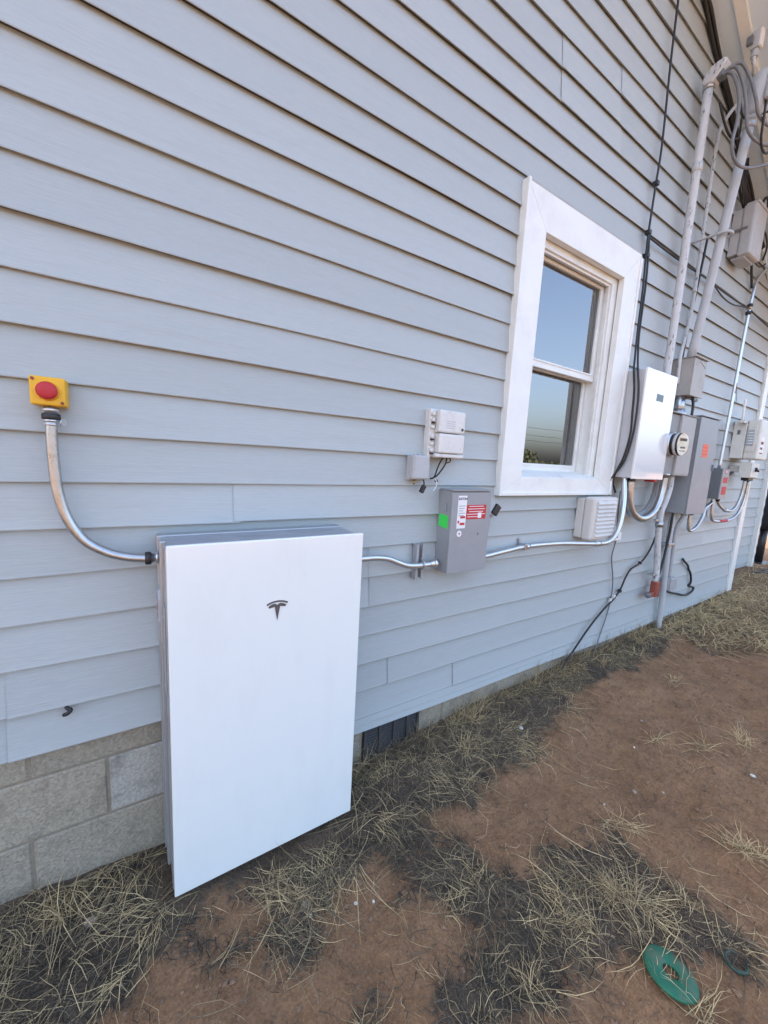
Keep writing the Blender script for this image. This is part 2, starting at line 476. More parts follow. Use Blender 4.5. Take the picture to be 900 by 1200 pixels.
POLY = {
 'wall_band': [(-3, .1), (-3, -.5), (-.6, -.40), (-.35, -.36), (-.03, -.37), (.08, -.32), (.2, -.26), (.30, -.27), (.38, -.44), (.46, -.42), (.52, -.36), (.62, -.36), (.72, -.46), (.8, -.42), (.9, -.34),
               (1.0, -.33), (1.12, -.37), (1.25, -.33), (1.4, -.36), (1.60, -.37), (1.80, -.29), (2.0, -.22), (2.45, -.18), (2.8, -.24), (3.3, -.20), (3.7, -.14), (4.0, -.22), (4.4, -.15), (5.3, .1)],
 'far_grass': [(3.75, -.12), (3.5, -.38), (3.75, -.62), (4.3, -1.0), (6, -3.5), (20, -8), (20, .4), (5.2, .4), (4.6, .0)],
 'centre_patch': [(1.02, -.68), (1.2, -.68), (1.38, -.66), (1.55, -.75), (1.52, -.86), (1.50, -1.0), (1.48, -1.12), (1.45, -1.24), (1.33, -1.14), (1.22, -1.00), (1.12, -.98), (1.02, -.94), (.92, -.93),
                  (.78, -.93), (.66, -.88), (.60, -.80), (.70, -.74), (.84, -.74), (.93, -.72)],
 'streak': [(.80, -.40), (.90, -.44), (.98, -.56), (1.02, -.66), (.90, -.68), (.78, -.62), (.70, -.54), (.72, -.46)],
 'small_patch': [(.24, -.36), (.32, -.36), (.36, -.46), (.33, -.56), (.26, -.52)],
 'left_low': [(.12, -.34), (.18, -.33), (.2, -.40), (.1, -.43), (.04, -.40)],
 'bottom_patch': [(.40, -.68), (.48, -.66), (.50, -.74), (.42, -.80), (.34, -.76)],
}
def inside(poly, x, y):
    res = np.zeros(x.shape, bool)
    n = len(poly)
    for i in range(n):
        x0, y0 = poly[i]; x1, y1 = poly[(i + 1) % n]
        c = ((y0 > y) != (y1 > y))
        xs = (x1 - x0) * (y - y0) / ((y1 - y0) if y1 != y0 else 1e-9) + x0
        res ^= c & (x < xs)
    return res
JIT = [(.0, .0)] + [(r * math.cos(a), r * .8 * math.sin(a)) for r, m in ((.022, 5), (.05, 8)) for a in np.linspace(.3, .3 + 2 * math.pi, m, endpoint=False)]
def litter(x, y):
    x = np.asarray(x, float); y = np.asarray(y, float)
    o = np.zeros(x.shape)
    near = (x > -3.2) & (x < 21) & (y > -9) & (y < 1)
    if near.any():
        xs, ys = x[near], y[near]
        wx = xs + (vnoise(xs, ys, 9, 21) - .5) * .13 + (vnoise(xs, ys, 31, 22) - .5) * .06
        wy = ys + (vnoise(xs, ys, 9, 23) - .5) * .10 + (vnoise(xs, ys, 31, 24) - .5) * .05
        acc = np.zeros(xs.shape)
        for jx, jy in JIT:
            q = np.zeros(xs.shape)
            for k, p in POLY.items():
                q = np.maximum(q, inside(p, wx + jx, wy + jy) * (0.42 if k == 'far_grass' else 1.0))
            acc += q
        o[near] = acc / len(JIT)
        o[near] *= .72 + .5 * vnoise(xs, ys, 6, 25)
    far = np.clip((np.hypot(x - 2, y) - 4) / 3, 0, 1)
    return np.clip(np.maximum(o, far * (0.20 + 0.4 * (vnoise(x, y, .5, 30) > .45))), 0, 1)

def axis_samples(lo, hi, step, far, grow=1.22):
    a = list(np.arange(lo, hi + step / 2, step))
    s = step; v = hi
    while v < far:
        s *= grow; v += s; a.append(v)
    s = step; v = lo; pre = []
    while v > -far:
        s *= grow; v -= s; pre.append(v)
    return np.array(pre[::-1] + a)
gx = axis_samples(-0.8, 4.6, 0.016, 900)
gy = axis_samples(-1.6, 0.06, 0.014, 900)
XX, YY = np.meshgrid(gx, gy)
ZZ = gh(XX, YY)
LL = litter(XX, YY)
ZZ = ZZ + LL * 0.006 * (np.hypot(XX - 2, YY) < 6)
nx, ny = len(gx), len(gy)
co = np.stack([XX, YY, ZZ], -1).reshape(-1, 3)
idx = np.arange(nx * ny).reshape(ny, nx)
fc = np.stack([idx[:-1, :-1], idx[:-1, 1:], idx[1:, 1:], idx[1:, :-1]], -1).reshape(-1, 4)
def np_mesh(name, co, fc, m, smooth=True):
    me = bpy.data.meshes.new(name)
    k = fc.shape[1]
    me.vertices.add(len(co)); me.loops.add(fc.size); me.polygons.add(len(fc))
    me.vertices.foreach_set('co', co.astype(np.float32).ravel())
    me.loops.foreach_set('vertex_index', fc.astype(np.int32).ravel())
    me.polygons.foreach_set('loop_start', (np.arange(len(fc)) * k).astype(np.int32))
    me.polygons.foreach_set('use_smooth', np.full(len(fc), smooth))
    me.update(calc_edges=True)
    me.materials.append(m)
    return me
me = np_mesh('ground', co, fc, M['ground'])
at = me.attributes.new('litter', 'FLOAT', 'POINT')
at.data.foreach_set('value', LL.astype(np.float32).ravel())
ground = bpy.data.objects.new('ground', me); C.objects.link(ground)
struct(ground)

# ------------------------------------------------------------------ house
E_ = 0.13
ZT = 2.36                                   # lip of course 0
RA, RB = 5.886, -0.549                      # rake of the gable wall: z = RA + RB x on the right
APX = 0.6
APZ = RA + RB * APX
XL, XR = -4.15, 5.20
def rake_x(z):                              # wall limits at height z
    xr = min((z - RA) / RB, XR)
    xl = max(APX - (APZ - z) / 0.549, XL)
    return xl, xr
WX0, WX1, WZ0, WZ1 = 1.532, 2.590, 1.280, 2.722      # outer edge of the window trim

house = thing('house', 'grey-blue gabled house clad in overlapping horizontal vinyl boards above a concrete block base', 'house', (0, 0, 0))

def siding_board(x0, x1, z0, zl, zr, proud=0.0, y=0.0, name='siding_board', end_cut=None, lo=0.0, hi=1.0):
    """one course between x0 and x1, lip at z0; top clipped to the rake when end_cut is given"""
    n = max(1, int((x1 - x0) / 0.22))
    bm = bmesh.new()
    H = 0.136
    prof0 = [(0.0155, H), (0.0112, 0.098), (0.0058, 0.050), (0.0014, 0.010), (0.0, 0.0035), (0.0006, 0.0006), (0.0026, 0.0), (0.0036, 0.0012), (0.0036, 0.010), (0.0158, 0.0105)]
    prof = [q for q in prof0 if lo <= q[1] <= hi]
    if hi < H:
        yy = float(np.interp(hi, [q[1] for q in prof0[4::-1]], [q[0] for q in prof0[4::-1]])); prof = [(yy + .006, hi), (yy, hi)] + prof
    if lo > 0:
        yy = float(np.interp(lo, [q[1] for q in prof0[4::-1]], [q[0] for q in prof0[4::-1]])); prof = prof + [(yy, lo)]
    s1, s2 = random.random() * 50, random.random() * 50
    cols = []
    for i in range(n + 1):
        t = i / n
        x = x0 + (x1 - x0) * t
        jz = 0.0016 * math.sin(x * 2.1 + s1) + 0.0009 * math.sin(x * 5.3 + s2)
        jy = 0.0012 * math.sin(x * 1.7 + s2) + 0.0007 * math.sin(x * 4.1 + s1)
        col = []
        for (dy, dz) in prof:
            xx = x
            if end_cut == 'R' and i == n or end_cut == 'LR' and i == n:
                xx = x + dz / RB                    # follow the rake
            if end_cut in ('LR', 'L') and i == 0:
                xx = x + dz / 0.549
            w = 1 - dz / H
            col.append(bm.verts.new((xx, y + dy - proud + jy * w, z0 + dz + jz * (1 if dz < .09 else .3))))
        cols.append(col)
    for i in range(n):
        for k in range(len(prof) - 1):
            f = bm.faces.new([cols[i][k], cols[i][k + 1], cols[i + 1][k + 1], cols[i + 1][k]])
            f.smooth = k < 3
    bmesh.ops.recalc_face_normals(bm, faces=list(bm.faces))
    me = bpy.data.meshes.new(name)
    bm.to_mesh(me); bm.free()
    # make sure the face looks to -y
    if me.polygons[1].normal.y > 0:
        me.flip_normals()
    me.materials.append(M['siding'])
    o = bpy.data.objects.new(name, me); C.objects.link(o); o.parent = house
    return o

SEAMS = {9: [0.285], 11: [0.823], 12: [0.833, 4.35], 13: [-0.302, 1.700], 14: [-0.308, 1.715], 15: [0.952], 16: [1.362],
         -7: [1.728, 2.226], -6: [1.744, 2.262], -8: [2.226], 11.5: [], 2: [4.6], 5: [-1.6], 3: [-2.4], 6: [3.9], 10: [4.37]}
for k in range(-24, 17):
    z0 = ZT - k * E_
    xl, xr = rake_x(z0)
    if xr - xl < .05:
        continue
    cut = None
    if xr < XR - .001:
        cut = 'LR' if xl > XL + .001 else 'R'
    if k in (15, 16):
        xl = 0.34
    spans = [(xl, xr)]
    if z0 + E_ > WZ0 + .01 and z0 < WZ1 - .02:
        spans = [(xl, WX0 + .006), (WX1 - .006, xr)]
        if z0 < WZ0:
            siding_board(WX0 + .006, WX1 - .006, z0, 0, 0, hi=WZ0 - z0 + .004)
        if z0 + E_ > WZ1:
            siding_board(WX0 + .006, WX1 - .006, z0, 0, 0, lo=WZ1 - z0 + .004)
    for (a, b) in spans:
        cuts = [a] + [s for s in sorted(SEAMS.get(k, [])) if a + .1 < s < b - .1] + [b]
        for j in range(len(cuts) - 1):
            c = ('L' if cut == 'LR' and j == 0 and a == xl else '') + ('R' if cut and j == len(cuts) - 2 and b == xr else '')
            x0 = cuts[j] - (0.022 if j else 0)
            siding_board(x0, cuts[j + 1], z0, 0, 0, proud=0.0032 * (j % 2), end_cut=c)

# wavy starter strip that closes the cladding on the right of the battery
bm = MB()
xs = np.linspace(0.34, 5.2, 60)
zb = [0.206 + 0.006 * math.sin(x * 1.4 + .5) + 0.004 * math.sin(x * 3.7) + 0.010 * max(0, (x - 3.2) / 2) for x in xs]
for i in range(len(xs) - 1):
    a, b = xs[i], xs[i + 1]
    for (d0, zo0, d1, zo1) in ((-.006, .075, .001, .036), (.001, .036, .001, .034), (.001, .034, -.003, .032), (-.003, .032, .003, .002), (.003, .002, -.004, 0), (-.004, 0, -.014, .004)):
        bm.quad(P(a, d0, zb[i] + zo0), P(b, d0, zb[i + 1] + zo0), P(b, d1, zb[i + 1] + zo1), P(a, d1, zb[i] + zo1))
bm.build('starter_strip', M['siding'], house)

# sheathing, other walls, roof
bm = MB()
def wall_piece(x0, x1, z0, z1a, z1b):
    bm.prism([Vector((x0, .020, z0)), Vector((x1, .020, z0)), Vector((x1, .020, z1b)), Vector((x0, .020, z1a))], Vector((0, .096, 0)))
rz = lambda x: (RA + RB * x) if x >= APX else APZ - (APX - x) * .549
WO0, WO1, WOZ0, WOZ1 = 1.67, 2.45, 1.36, 2.60
wall_piece(XL, .34, .56, rz(XL), rz(.34))
wall_piece(.34, APX, .3, rz(.34), APZ)
wall_piece(APX, WO0, .3, APZ, rz(WO0))
wall_piece(WO0, WO1, .3, WOZ0, WOZ0)
wall_piece(WO0, WO1, WOZ1, rz(WO0), rz(WO1))
wall_piece(WO1, XR + .1, .3, rz(WO1), rz(XR + .1))
bm.build('sheathing', M['sheath'], house)
bm = MB()
bm.box(XL, XL + .1, -.12, -9, -.1, rz(XL)); bm.box(XR, XR + .1, -.12, -9, -.1, rz(XR))
bm.prism([Vector((XL, 9, -.1)), Vector((XR, 9, -.1)), Vector((XR, 9, rz(XR))), Vector((APX, 9, APZ)), Vector((XL, 9, rz(XL)))], Vector((0, .1, 0)))
bm.box(XR + .1, 7.2, -.344, -.45, -.1, 3.0); bm.box(7.1, 7.2, -.45, -9, -.1, 3.0); bm.box(XR + .1, 7.2, -8.9, -9, -.1, 3.0)
bm.build('outer_wall', M['siding'], house)

# recessed wing wall past the corner, with its own boards
for k in range(21):
    z0 = 0.26 + k * E_
    if z0 > 2.9: break
    siding_board(5.33, 7.2, z0, 0, 0, y=0.33)

# roof: two slabs with a rake overhang, plus wing roof
OV = 0.62
def roof_slab(xa, za, xb, zb_, y0, y1, th, name='roof'):
    b = MB()
    b.prism([Vector((xa, y0, za)), Vector((xb, y0, zb_)), Vector((xb, y0, zb_ + th)), Vector((xa, y0, za + th))], Vector((0, y1 - y0, 0)))
    return b.build(name, M['roof'], house)
roof_slab(APX, APZ + .09, 5.75, rz(5.75) + .09, -OV, 9.3, .10)
roof_slab(APX - .001, APZ + .09, -4.7, rz(-4.7) + .09, -OV, 9.3, .10)
roof_slab(5.3, 3.05, 7.6, 2.85, .05, 9.3, .1)
# soffit boards under the rake, a white batten between them, fascia outside
def rake_strip(d0, d1, off0, off1, x0, x1, m, name):
    b = MB()
    b.prism([Vector((x0, -d0, rz(x0) + off0)), Vector((x1, -d0, rz(x1) + off0)), Vector((x1, -d0, rz(x1) + off1)), Vector((x0, -d0, rz(x0) + off1))], Vector((0, d0 - d1, 0)))
    return b.build(name, m, house)
rake_strip(-.010, .113, 0.0, .03, APX, 5.7, M['soffit'], 'soffit_board')
rake_strip(.165, OV - .02, .012, .03, APX, 5.7, M['soffit'], 'soffit_board')
rake_strip(.113, .165, -.016, .03, APX, 5.7, M['white_trim'], 'soffit_batten')
rake_strip(OV - .02, OV, -.03, .19, APX, 5.75, M['white_trim'], 'fascia')
for (a, b2) in ((-.004, .012),):
    rake_strip(a, b2, -.030, -.001, APX, 5.25, M['soffit'], 'rake_molding')
# thick dark cable bundle that runs under the rake is its own thing further down

# corner post
bm = MB()
bm.box(5.205, 5.315, -.02, .016, .235, 3.02, .003)
bm.box(5.300, 5.318, -.35, .014, .235, 3.0, .002)
bm.build('corner_post', M['white_vinyl'], house)

# foundation: blocks with recessed mortar
bm = MB(); bm.box(-4.1, 5.25, -.0245, -.12, -.35, .70)
bm.build('mortar', M['mortar'], house)
bl = None
rowz = [(.452, .648), (.252, .448), (.052, .248), (-.148, .048)]
for ri, (za, zb2) in enumerate(rowz):
    off = [-.295, -.112, -.302, -.112][ri]
    for j in range(-2, 14):
        x0 = off + j * .4
        if x0 > 5.0: continue
        if ri == 0 and x0 > .5: continue
        if x0 + .39 > .79 and x0 < 1.16 and ri in (2,):      # vent sits here
            if x0 < .82: 
                b = MB(); b.box(x0 + .005, .822, -.020, -.06, za + .004, zb2 - .004, .004, 1); b.build('foundation_block', M['block'], house)
            if x0 + .39 > 1.14:
                b = MB(); b.box(1.142, x0 + .395, -.020, -.06, za + .004, zb2 - .004, .004, 1); b.build('foundation_block', M['block'], house)
            continue
        b = MB()
        pale = ri == 1 and j == 0
        jd = random.uniform(-.002, .002)
        b.box(x0 + .004, x0 + .396, -.020 + jd, -.06, za + .002, zb2 - .002, .004, 1)
        o = b.build('foundation_block', M['block_pale'] if pale else M['block'], house)
        if pale: o['label'] = 'block with a washed-out whitish face'

# foundation vent
vent = MB().box(.826, 1.138, -.018, -.030, .03, .21).build('foundation_vent', M['vent_dark'], house)
b = MB()
for x in (.826, .905, .985, 1.062, 1.128):
    b.box(x, x + .010, -.006, -.018, .03, .21)
b.box(.826, 1.138, -.008, -.0178, .203, .213)
b.build('vent_frame', M['vent_bar'], vent)
for j in range(11):
    z = .038 + j * .0148
    b = MB(); b.prism([P(.838, -.010, z), P(.838, -.0175, z + .009), P(.838, -.0175, z + .011), P(.838, -.010, z + .002)], Vector((.288, 0, 0)))
    b.build('louver', M['vent_dark'], vent)

# ------------------------------------------------------------------ window (a part of the house)
IX0, IX1, IZ0, IZ1 = 1.690, 2.430, 1.372, 2.550      # clear opening inside the casing
b = MB()
JD = .150
b.box(IX0 - .02, IX0 + .05, -.018, -JD, IZ0 - .02, IZ1 + .02); b.box(IX1 - .05, IX1 + .02, -.018, -JD, IZ0 - .02, IZ1 + .02)
b.box(IX0 + .05, IX1 - .05, -.018, -JD, IZ1 - .035, IZ1 + .02)
# parting ridges on the jambs and head
for x in (IX0 + .05, IX1 - .060):
    b.box(x, x + .012, -.030, -.044, IZ0, IZ1 - .035); b.box(x, x + .012, -.0935, -.0995, IZ0, IZ1 - .035)
b.box(IX0 + .062, IX1 - .062, -.030, -.044, IZ1 - .047, IZ1 - .035)
b.box(IX0 + .062, IX1 - .062, -.0935, -.0995, IZ1 - .047, IZ1 - .035)
win = b.build('window', M['white_vinyl'], house)
def casing(poly, m=M['white_trim'], d0=-.012, d1=.022, name='casing'):
    b = MB(); b.prism([P(x, d1, z) for x, z in poly], Vector((0, d1 - d0, 0)))
    o = b.build(name, m, win)
    bv = o.modifiers.new('bevel', 'BEVEL'); bv.width = .0022; bv.segments = 2; bv.limit_method = 'ANGLE'
    return o
g = .0006
casing([(WX0, WZ0), (IX0, IZ0), (IX0, IZ1), (WX0, WZ1)])
casing([(WX1, WZ0), (WX1, WZ1), (IX1, IZ1), (IX1, IZ0)])
casing([(WX0 + g, WZ1), (IX0 + g, IZ1), (IX1 - g, IZ1), (WX1 - g, WZ1)])
casing([(WX0 + g, WZ0), (WX1 - g, WZ0), (IX1 - g, IZ0), (IX0 + g, IZ0)])
b = MB()     # raised outer bead round the casing
b.box(WX0 - .006, WX0 + .012, -.012, .029, WZ0 - .006, WZ1 + .008, .003); b.box(WX1 - .012, WX1 + .006, -.012, .029, WZ0 - .006, WZ1 - .02, .003)
b.box(WX0 + .012, WX1 + .01, -.012, .0285, WZ0 - .006, WZ0 + .012, .003)
b.build('casing_bead', M['white_trim'], win)
b = MB(); b.box(WX0 + .012, WX1 + .004, -.012, .018, WZ1 - .001, WZ1 + .014, .001); b.build('drip_channel', M['beige'], win)
b = MB()     # sloping sill
b.prism([P(IX0 + .001, -.012, IZ0 - .012), P(IX0 + .001, .020, IZ0 - .018), P(IX0 + .001, .020, IZ0 + .001), P(IX0 + .001, -.02, IZ0 + .020), P(IX0 + .001, -.075, IZ0 + .034), P(IX0 + .001, -.10, IZ0 + .036), P(IX0 + .001, -JD, IZ0 + .042), P(IX0 + .001, -JD, IZ0 - .012)],
        Vector((IX1 - IX0 - .002, 0, 0)))
b.build('sill', M['white_vinyl'], win)
def sash(x0, x1, z0, z1, d, st, bot, top, name):
    b = MB()
    b.box(x0, x0 + st, d, d - .03, z0, z1, .003); b.box(x1 - st, x1, d, d - .03, z0, z1, .003)
    b.box(x0 + st, x1 - st, d - .0005, d - .03, z0, z0 + bot, .003); b.box(x0 + st, x1 - st, d - .0005, d - .03, z1 - top, z1, .003)
    b.box(x0 + st, x1 - st, d + .004, d - .002, z0 + bot - .012, z0 + bot - .004, .001)
    b.build(name, M['white_vinyl'], win)
    p = MB().box(x0 + st - .003, x1 - st + .003, d - .013, d - .019, z0 + bot - .003, z1 - top + .003).build('pane', M['glass'], win)
MZ = 1.985
sash(IX0 + .062, IX1 - .052, MZ - .022, IZ1 - .040, -.060, .030, .044, .018, 'upper_sash')
sash(IX0 + .062, IX1 - .052, IZ0 + .034, MZ + .018, -.102, .032, .042, .040, 'lower_sash')
b = MB()    # dark room behind the panes
b.box(1.2, 1.24, -.155, -2.5, .9, 3.0); b.box(2.9, 2.94, -.155, -2.5, .9, 3.0); b.box(1.2, 2.94, -2.5, -2.54, .9, 3.0)
b.box(1.24, 2.9, -.155, -2.5, .86, .9); b.box(1.24, 2.9, -.155, -2.5, 3.0, 3.04)
b.build('room_lining', M['room'], house)
b = MB()
for i in range(9):
    x = 2.16 + i * .028
    b.cyl(P(x, -.235 - .012 * (i % 2), 1.35), P(x, -.235 - .012 * (i % 2), 2.6), .016, seg=8)
b.build('curtain', M['curtain'], house)

# ------------------------------------------------------------------ home battery
bx0, bx1, bz0, bz1 = .053, .655, .068, 1.168
t = thing('home_battery', 'large flat white battery cabinet hung low on the wall with a dark T emblem', 'battery cabinet', (.35, -.1, .068))
MB().box(bx0 - .003, bx1 - .013, .098, .184, bz0 + .012, bz1 - .010, .005).build('case', M['batt_side'], t)
MB().box(bx0 - .012, bx1 - .011, .044, .097, bz0 + .016, bz1 - .007, .004).build('rear_case', M['batt_side'], t)
MB().box(bx0 - .016, bx1 - .011, .004, .043, bz0 + .03, bz1 - .001, .003).build('wall_bracket', M['batt_side'], t)
MB().box(bx0 + .02, bx1 - .02, .06, .150, bz0 - .07, bz0 + .013, .004).build('floor_stand', M['vent_dark'], t)
MB().box(bx0 + .004, bx1 - .016, .046, .183, bz1 - .0099, bz1 - .005, .001).build('top_cover', M['batt_top'], t)
MB().box(bx0, bx1, .184, .198, bz0, bz1, .004, 3).build('front_panel', M['batt_front'], t)
# emblem
lx, lz, s, d = .3545, .9705, .0365, .1985
b = MB()
arc = lambda r0, r1, a0, a1, cz, n=12: ([P(lx + r0 * math.sin(a0 + (a1 - a0) * i / n), d, cz + r0 * math.cos(a0 + (a1 - a0) * i / n)) for i in range(n + 1)] +
                                       [P(lx + r1 * math.sin(a1 - (a1 - a0) * i / n), d, cz + r1 * math.cos(a1 - (a1 - a0) * i / n)) for i in range(n + 1)])
b.prism(arc(.072, .0665, -.50, .50, lz - .0715), Vector((0, -.0012, 0)))
up = [(x, z - .0028) for x, z in [(-.031, -.0145), (-.020, -.0085), (-.009, -.0062), (-.0015, -.0105), (0, -.0135), (.0015, -.0105), (.009, -.0062), (.020, -.0085), (.031, -.0145), (.028, -.0205), (.016, -.0185), (.0095, -.0165), (.0005, -.0600), (-.0005, -.0600), (-.0095, -.0165), (-.016, -.0185), (-.028, -.0205)]]
b.prism([P(lx + x * .92, d, lz + z * (1 if z < -.03 else .96)) for x, z in up], Vector((0, -.0012, 0)))
b.build('emblem', M['logo'], t)
# switch cover and warning tag on the left flank
cov = MB().prism([P(.0412, .050, .918), P(.0412, .093, .918), P(.0412, .093, .985), P(.0412, .078, 1.012), P(.0412, .050, 1.012)], Vector((-.007, 0, 0))).build('switch_cover', M['lightgrey'], t)
wt = MB().prism([P(.0340, .054, .925), P(.0340, .080, .925), P(.0340, .080, .972), P(.0340, .064, .998), P(.0340, .054, .998)], Vector((-.0006, 0, 0))).build('warning_tag', M['label_red'], cov)
b = MB()
for z in (.94, .955, .97): b.box(.0330, .0333, .057, .076, z, z + .005)
b.build('tag_print', M['label_white'], cov)
MB().box(.046, .0500, .115, .165, .72, .985, .0015).build('wiring_cover', M['batt_side'], t)
b = MB()
for z in (.74, .86, .95): b.cyl(P(.0462, .14, z), P(.0445, .14, z), .004, seg=10)
b.build('screw', M['emt'], t)

# ------------------------------------------------------------------ emergency stop switch
t = thing('emergency_stop', 'yellow box with a round red push button above the left bent conduit', 'emergency stop', (-.187, 0, 1.552))
MB().box(-.222, -.152, -.004, .048, 1.516, 1.586, .005, 3).build('housing', M['yellow'], t)
MB().box(-.2215, -.1525, .0485, .060, 1.5165, 1.5855, .004, 2).build('cover', M['yellow'], t)
MB().lathe(P(-.187, .060, 1.551), (0, -1, 0), [(0, .0235), (.002, .0225), (.006, .0215)]).build('button_collar', M['yellow'], t)
MB().lathe(P(-.187, .064, 1.551), (0, -1, 0), [(0, .012), (.003, .012), (.004, .0205), (.007, .0215), (.010, .0195), (.0118, .012), (.0125, .002)]).build('button', M['red'], t)
for (x, z) in ((-.2145, 1.578), (-.1595, 1.524)):
    MB().cyl(P(x, .0585, z), P(x, .0615, z), .0040, seg=12).build('screw', M['rust_red'], t)

# conduit from the stop switch down to the battery
t = thing('bent_conduit', 'galvanised conduit curving from the yellow stop box down to the white cabinet', 'conduit', (-.187, -.035, 1.5), group='metal conduits on the wall')
MB().tube([P(-.187, .034, 1.478), P(-.1885, .034, 1.42), P(-.186, .034, 1.335), P(-.180, .034, 1.278), P(-.165, .034, 1.22), P(-.133, .036, 1.163), P(-.085, .040, 1.127), P(-.035, .048, 1.110), P(.012, .056, 1.104)],
          .0128, 14, 6).build('pipe', M['galv'], t)
b = MB(); b.lathe(P(-.187, .034, 1.52), (0, 0, -1), [(0, .0135), (.008, .0135), (.009, .017), (.017, .017), (.018, .014), (.036, .014), (.037, .0165), (.043, .0165), (.0435, .0145), (.047, .0145), (.0475, .016), (.052, .016)])
b.build('connector', M['emt'], t)
b = MB(); b.lathe(P(-.187, .034, 1.4975), (0, 0, -1), [(0, .0175), (.002, .0195), (.013, .0195), (.015, .0175)], 12); b.build('gland_nut', M['black'], t)
b = MB(); b.lathe(P(.006, .056, 1.104), (1, 0, 0), [(0, .017), (.002, .0195), (.014, .0195), (.016, .017)], 12); b.build('gland_nut', M['black'], t)
b = MB(); b.lathe(P(.021, .056, 1.104), (1, 0, 0), [(0, .014), (.012, .014), (.0125, .0165), (.018, .0165), (.0185, .012), (.036, .012)]); b.build('connector', M['emt'], t)
b = MB(); b.lathe(P(-.168, .038, 1.478), (.75, -.5, -.1), [(0, .003), (.006, .003), (.0062, .0095), (.009, .0095)]); b.build('ground_screw', M['emt'], t)

# ------------------------------------------------------------------ telephone network box
t = thing('communication_box', 'off-white two-door telephone interface box between the siding lips left of the window', 'utility box', (1.14, 0, 1.55))
MB().box(1.050, 1.246, -.01, .030, 1.446, 1.652, .006).build('back_box', M['cream'], t)
MB().box(1.075, 1.224, .030, .064, 1.553, 1.648, .008, 3).build('upper_door', M['cream'], t)
MB().box(1.079, 1.224, .030, .066, 1.466, 1.549, .007, 3).build('lower_door', M['cream'], t)
MB().box(1.068, 1.232, .028, .060, 1.447, 1.464, .005).build('lower_lip', M['cream'], t)
for (z) in (1.63, 1.605, 1.575, 1.535, 1.505, 1.478):
    MB().box(1.052, 1.068, .028, .044, z - .008, z + .006, .003).build('hinge_clip', M['cream'], t)
b = MB()
for z in (1.592, 1.522, 1.464): b.box(1.056, 1.068, .030, .0455, z - .004, z + .002)
b.build('clip_gap', M['black'], t)
MB().cyl(P(1.2065, .0625, 1.572), P(1.2065, .0655, 1.572), .0065, seg=16).build('lock_hole', M['black'], t)
b = MB()
for i in range(4): b.box(1.115, 1.165 - .006 * (i % 2), .0640, .0645, 1.600 - i * .009, 1.603 - i * .009)
b.build('raised_print', M['lightgrey'], t)
for z in (1.543, 1.527): MB().box(1.2245, 1.2275, .045, .056, z - .004, z + .004, .001).build('latch', M['dark_grey'], t)

t = thing('junction_box', 'small light grey junction box with a black plug dangling beneath it', 'utility box', (1.0, 0, 1.40))
MB().box(.966, 1.062, -.008, .018, 1.345, 1.448, .004).build('back_box', M['lightgrey'], t)
MB().box(.964, 1.050, .018, .050, 1.350, 1.452, .007, 3).build('cover', M['lightgrey'], t)
MB().box(.970, 1.044, .0498, .0515, 1.357, 1.446, .001).build('raised_panel', M['lightgrey'], t)
b = MB(); b.lathe(P(.988, .026, 1.349), (0, 0, -1), [(0, .0055), (.008, .0055), (.0085, .0075), (.015, .0075), (.016, .004), (.022, .004)], 10); b.build('coax_fitting', M['brass'], t)
b = MB(); b.box(1.000, 1.012, .02, .032, 1.451, 1.458, .002); b.box(.975, .99, .02, .032, 1.451, 1.457, .002); b.build('hinge_clip', M['lightgrey'], t)
b = MB(); b.tube([P(1.034, .03, 1.352), P(1.039, .03, 1.338), P(1.041, .03, 1.325)], .003, 8, 3); b.build('plug_lead', M['cable'], t)
b = MB()
b.box(1.026, 1.045, .022, .038, 1.290, 1.325, .003)
bmesh.ops.rotate(b.bm, verts=list(b.bm.verts), cent=P(1.036, .03, 1.31), matrix=Matrix.Rotation(R(28), 3, 'Y'))
b.build('plug', M['black'], t)

t = thing('cable_loop', 'thin black leads looping below the off-white telephone box with a pale stub', 'cable', (1.11, -.03, 1.4))
MB().tube([P(1.140, .03, 1.452), P(1.120, .035, 1.43), P(1.106, .034, 1.40), P(1.101, .03, 1.375), P(1.098, .022, 1.358), P(1.085, .012, 1.352)], .0035, 7, 4).build('lead', M['cable'], t)
MB().tube([P(1.158, .03, 1.452), P(1.150, .036, 1.425), P(1.130, .036, 1.395), P(1.112, .03, 1.37), P(1.100, .022, 1.358)], .0035, 7, 4).build('lead', M['cable'], t)
MB().tube([P(1.165, .03, 1.452), P(1.175, .036, 1.442), P(1.172, .036, 1.43), P(1.155, .036, 1.425)], .0028, 7, 4).build('lead', M['cable'], t)
MB().tube([P(1.098, .022, 1.356), P(1.110, .026, 1.345), P(1.112, .028, 1.325), P(1.102, .028, 1.308), P(1.092, .028, 1.30)], .0025, 7, 4).build('pale_stub', M['cream'], t)
MB().box(1.108, 1.120, .015, .028, 1.338, 1.350, .003).build('cable_clip', M['black'], t)

# ------------------------------------------------------------------ safety disconnect
ex0, ex1, ez0, ez1 = 1.160, 1.404, .927, 1.309
t = thing('disconnect_switch', 'grey safety switch box with a bright green sticker, red warning label and side lever', 'disconnect switch', (1.28, 0, .927))
MB().box(ex0, ex1, -.006, .077, ez0, ez1 - .004, .003).build('case', M['grey_paint'], t)
door = MB().box(ex0 - .0015, ex1 + .002, .078, .088, ez0 - .001, ez1 - .010, .003).build('door', M['grey_paint'], t)
MB().box(ex0 - .004, ex1 + .006, .005, .093, ez1 - .0035, ez1 + .0015, .001).build('rain_lip', M['grey_paint'], t)
D = .088
ml = MB().box(1.194, 1.247, D + .0002, D + .0008, 1.135, 1.284).build('maker_label', M['label_white'], t)
text_mesh('label_print', 'EATON', .0150, M['ink_blue'], ml, P(1.1965, D + .001, 1.265), ROT_FRONT, bold=.0005)
b = MB()
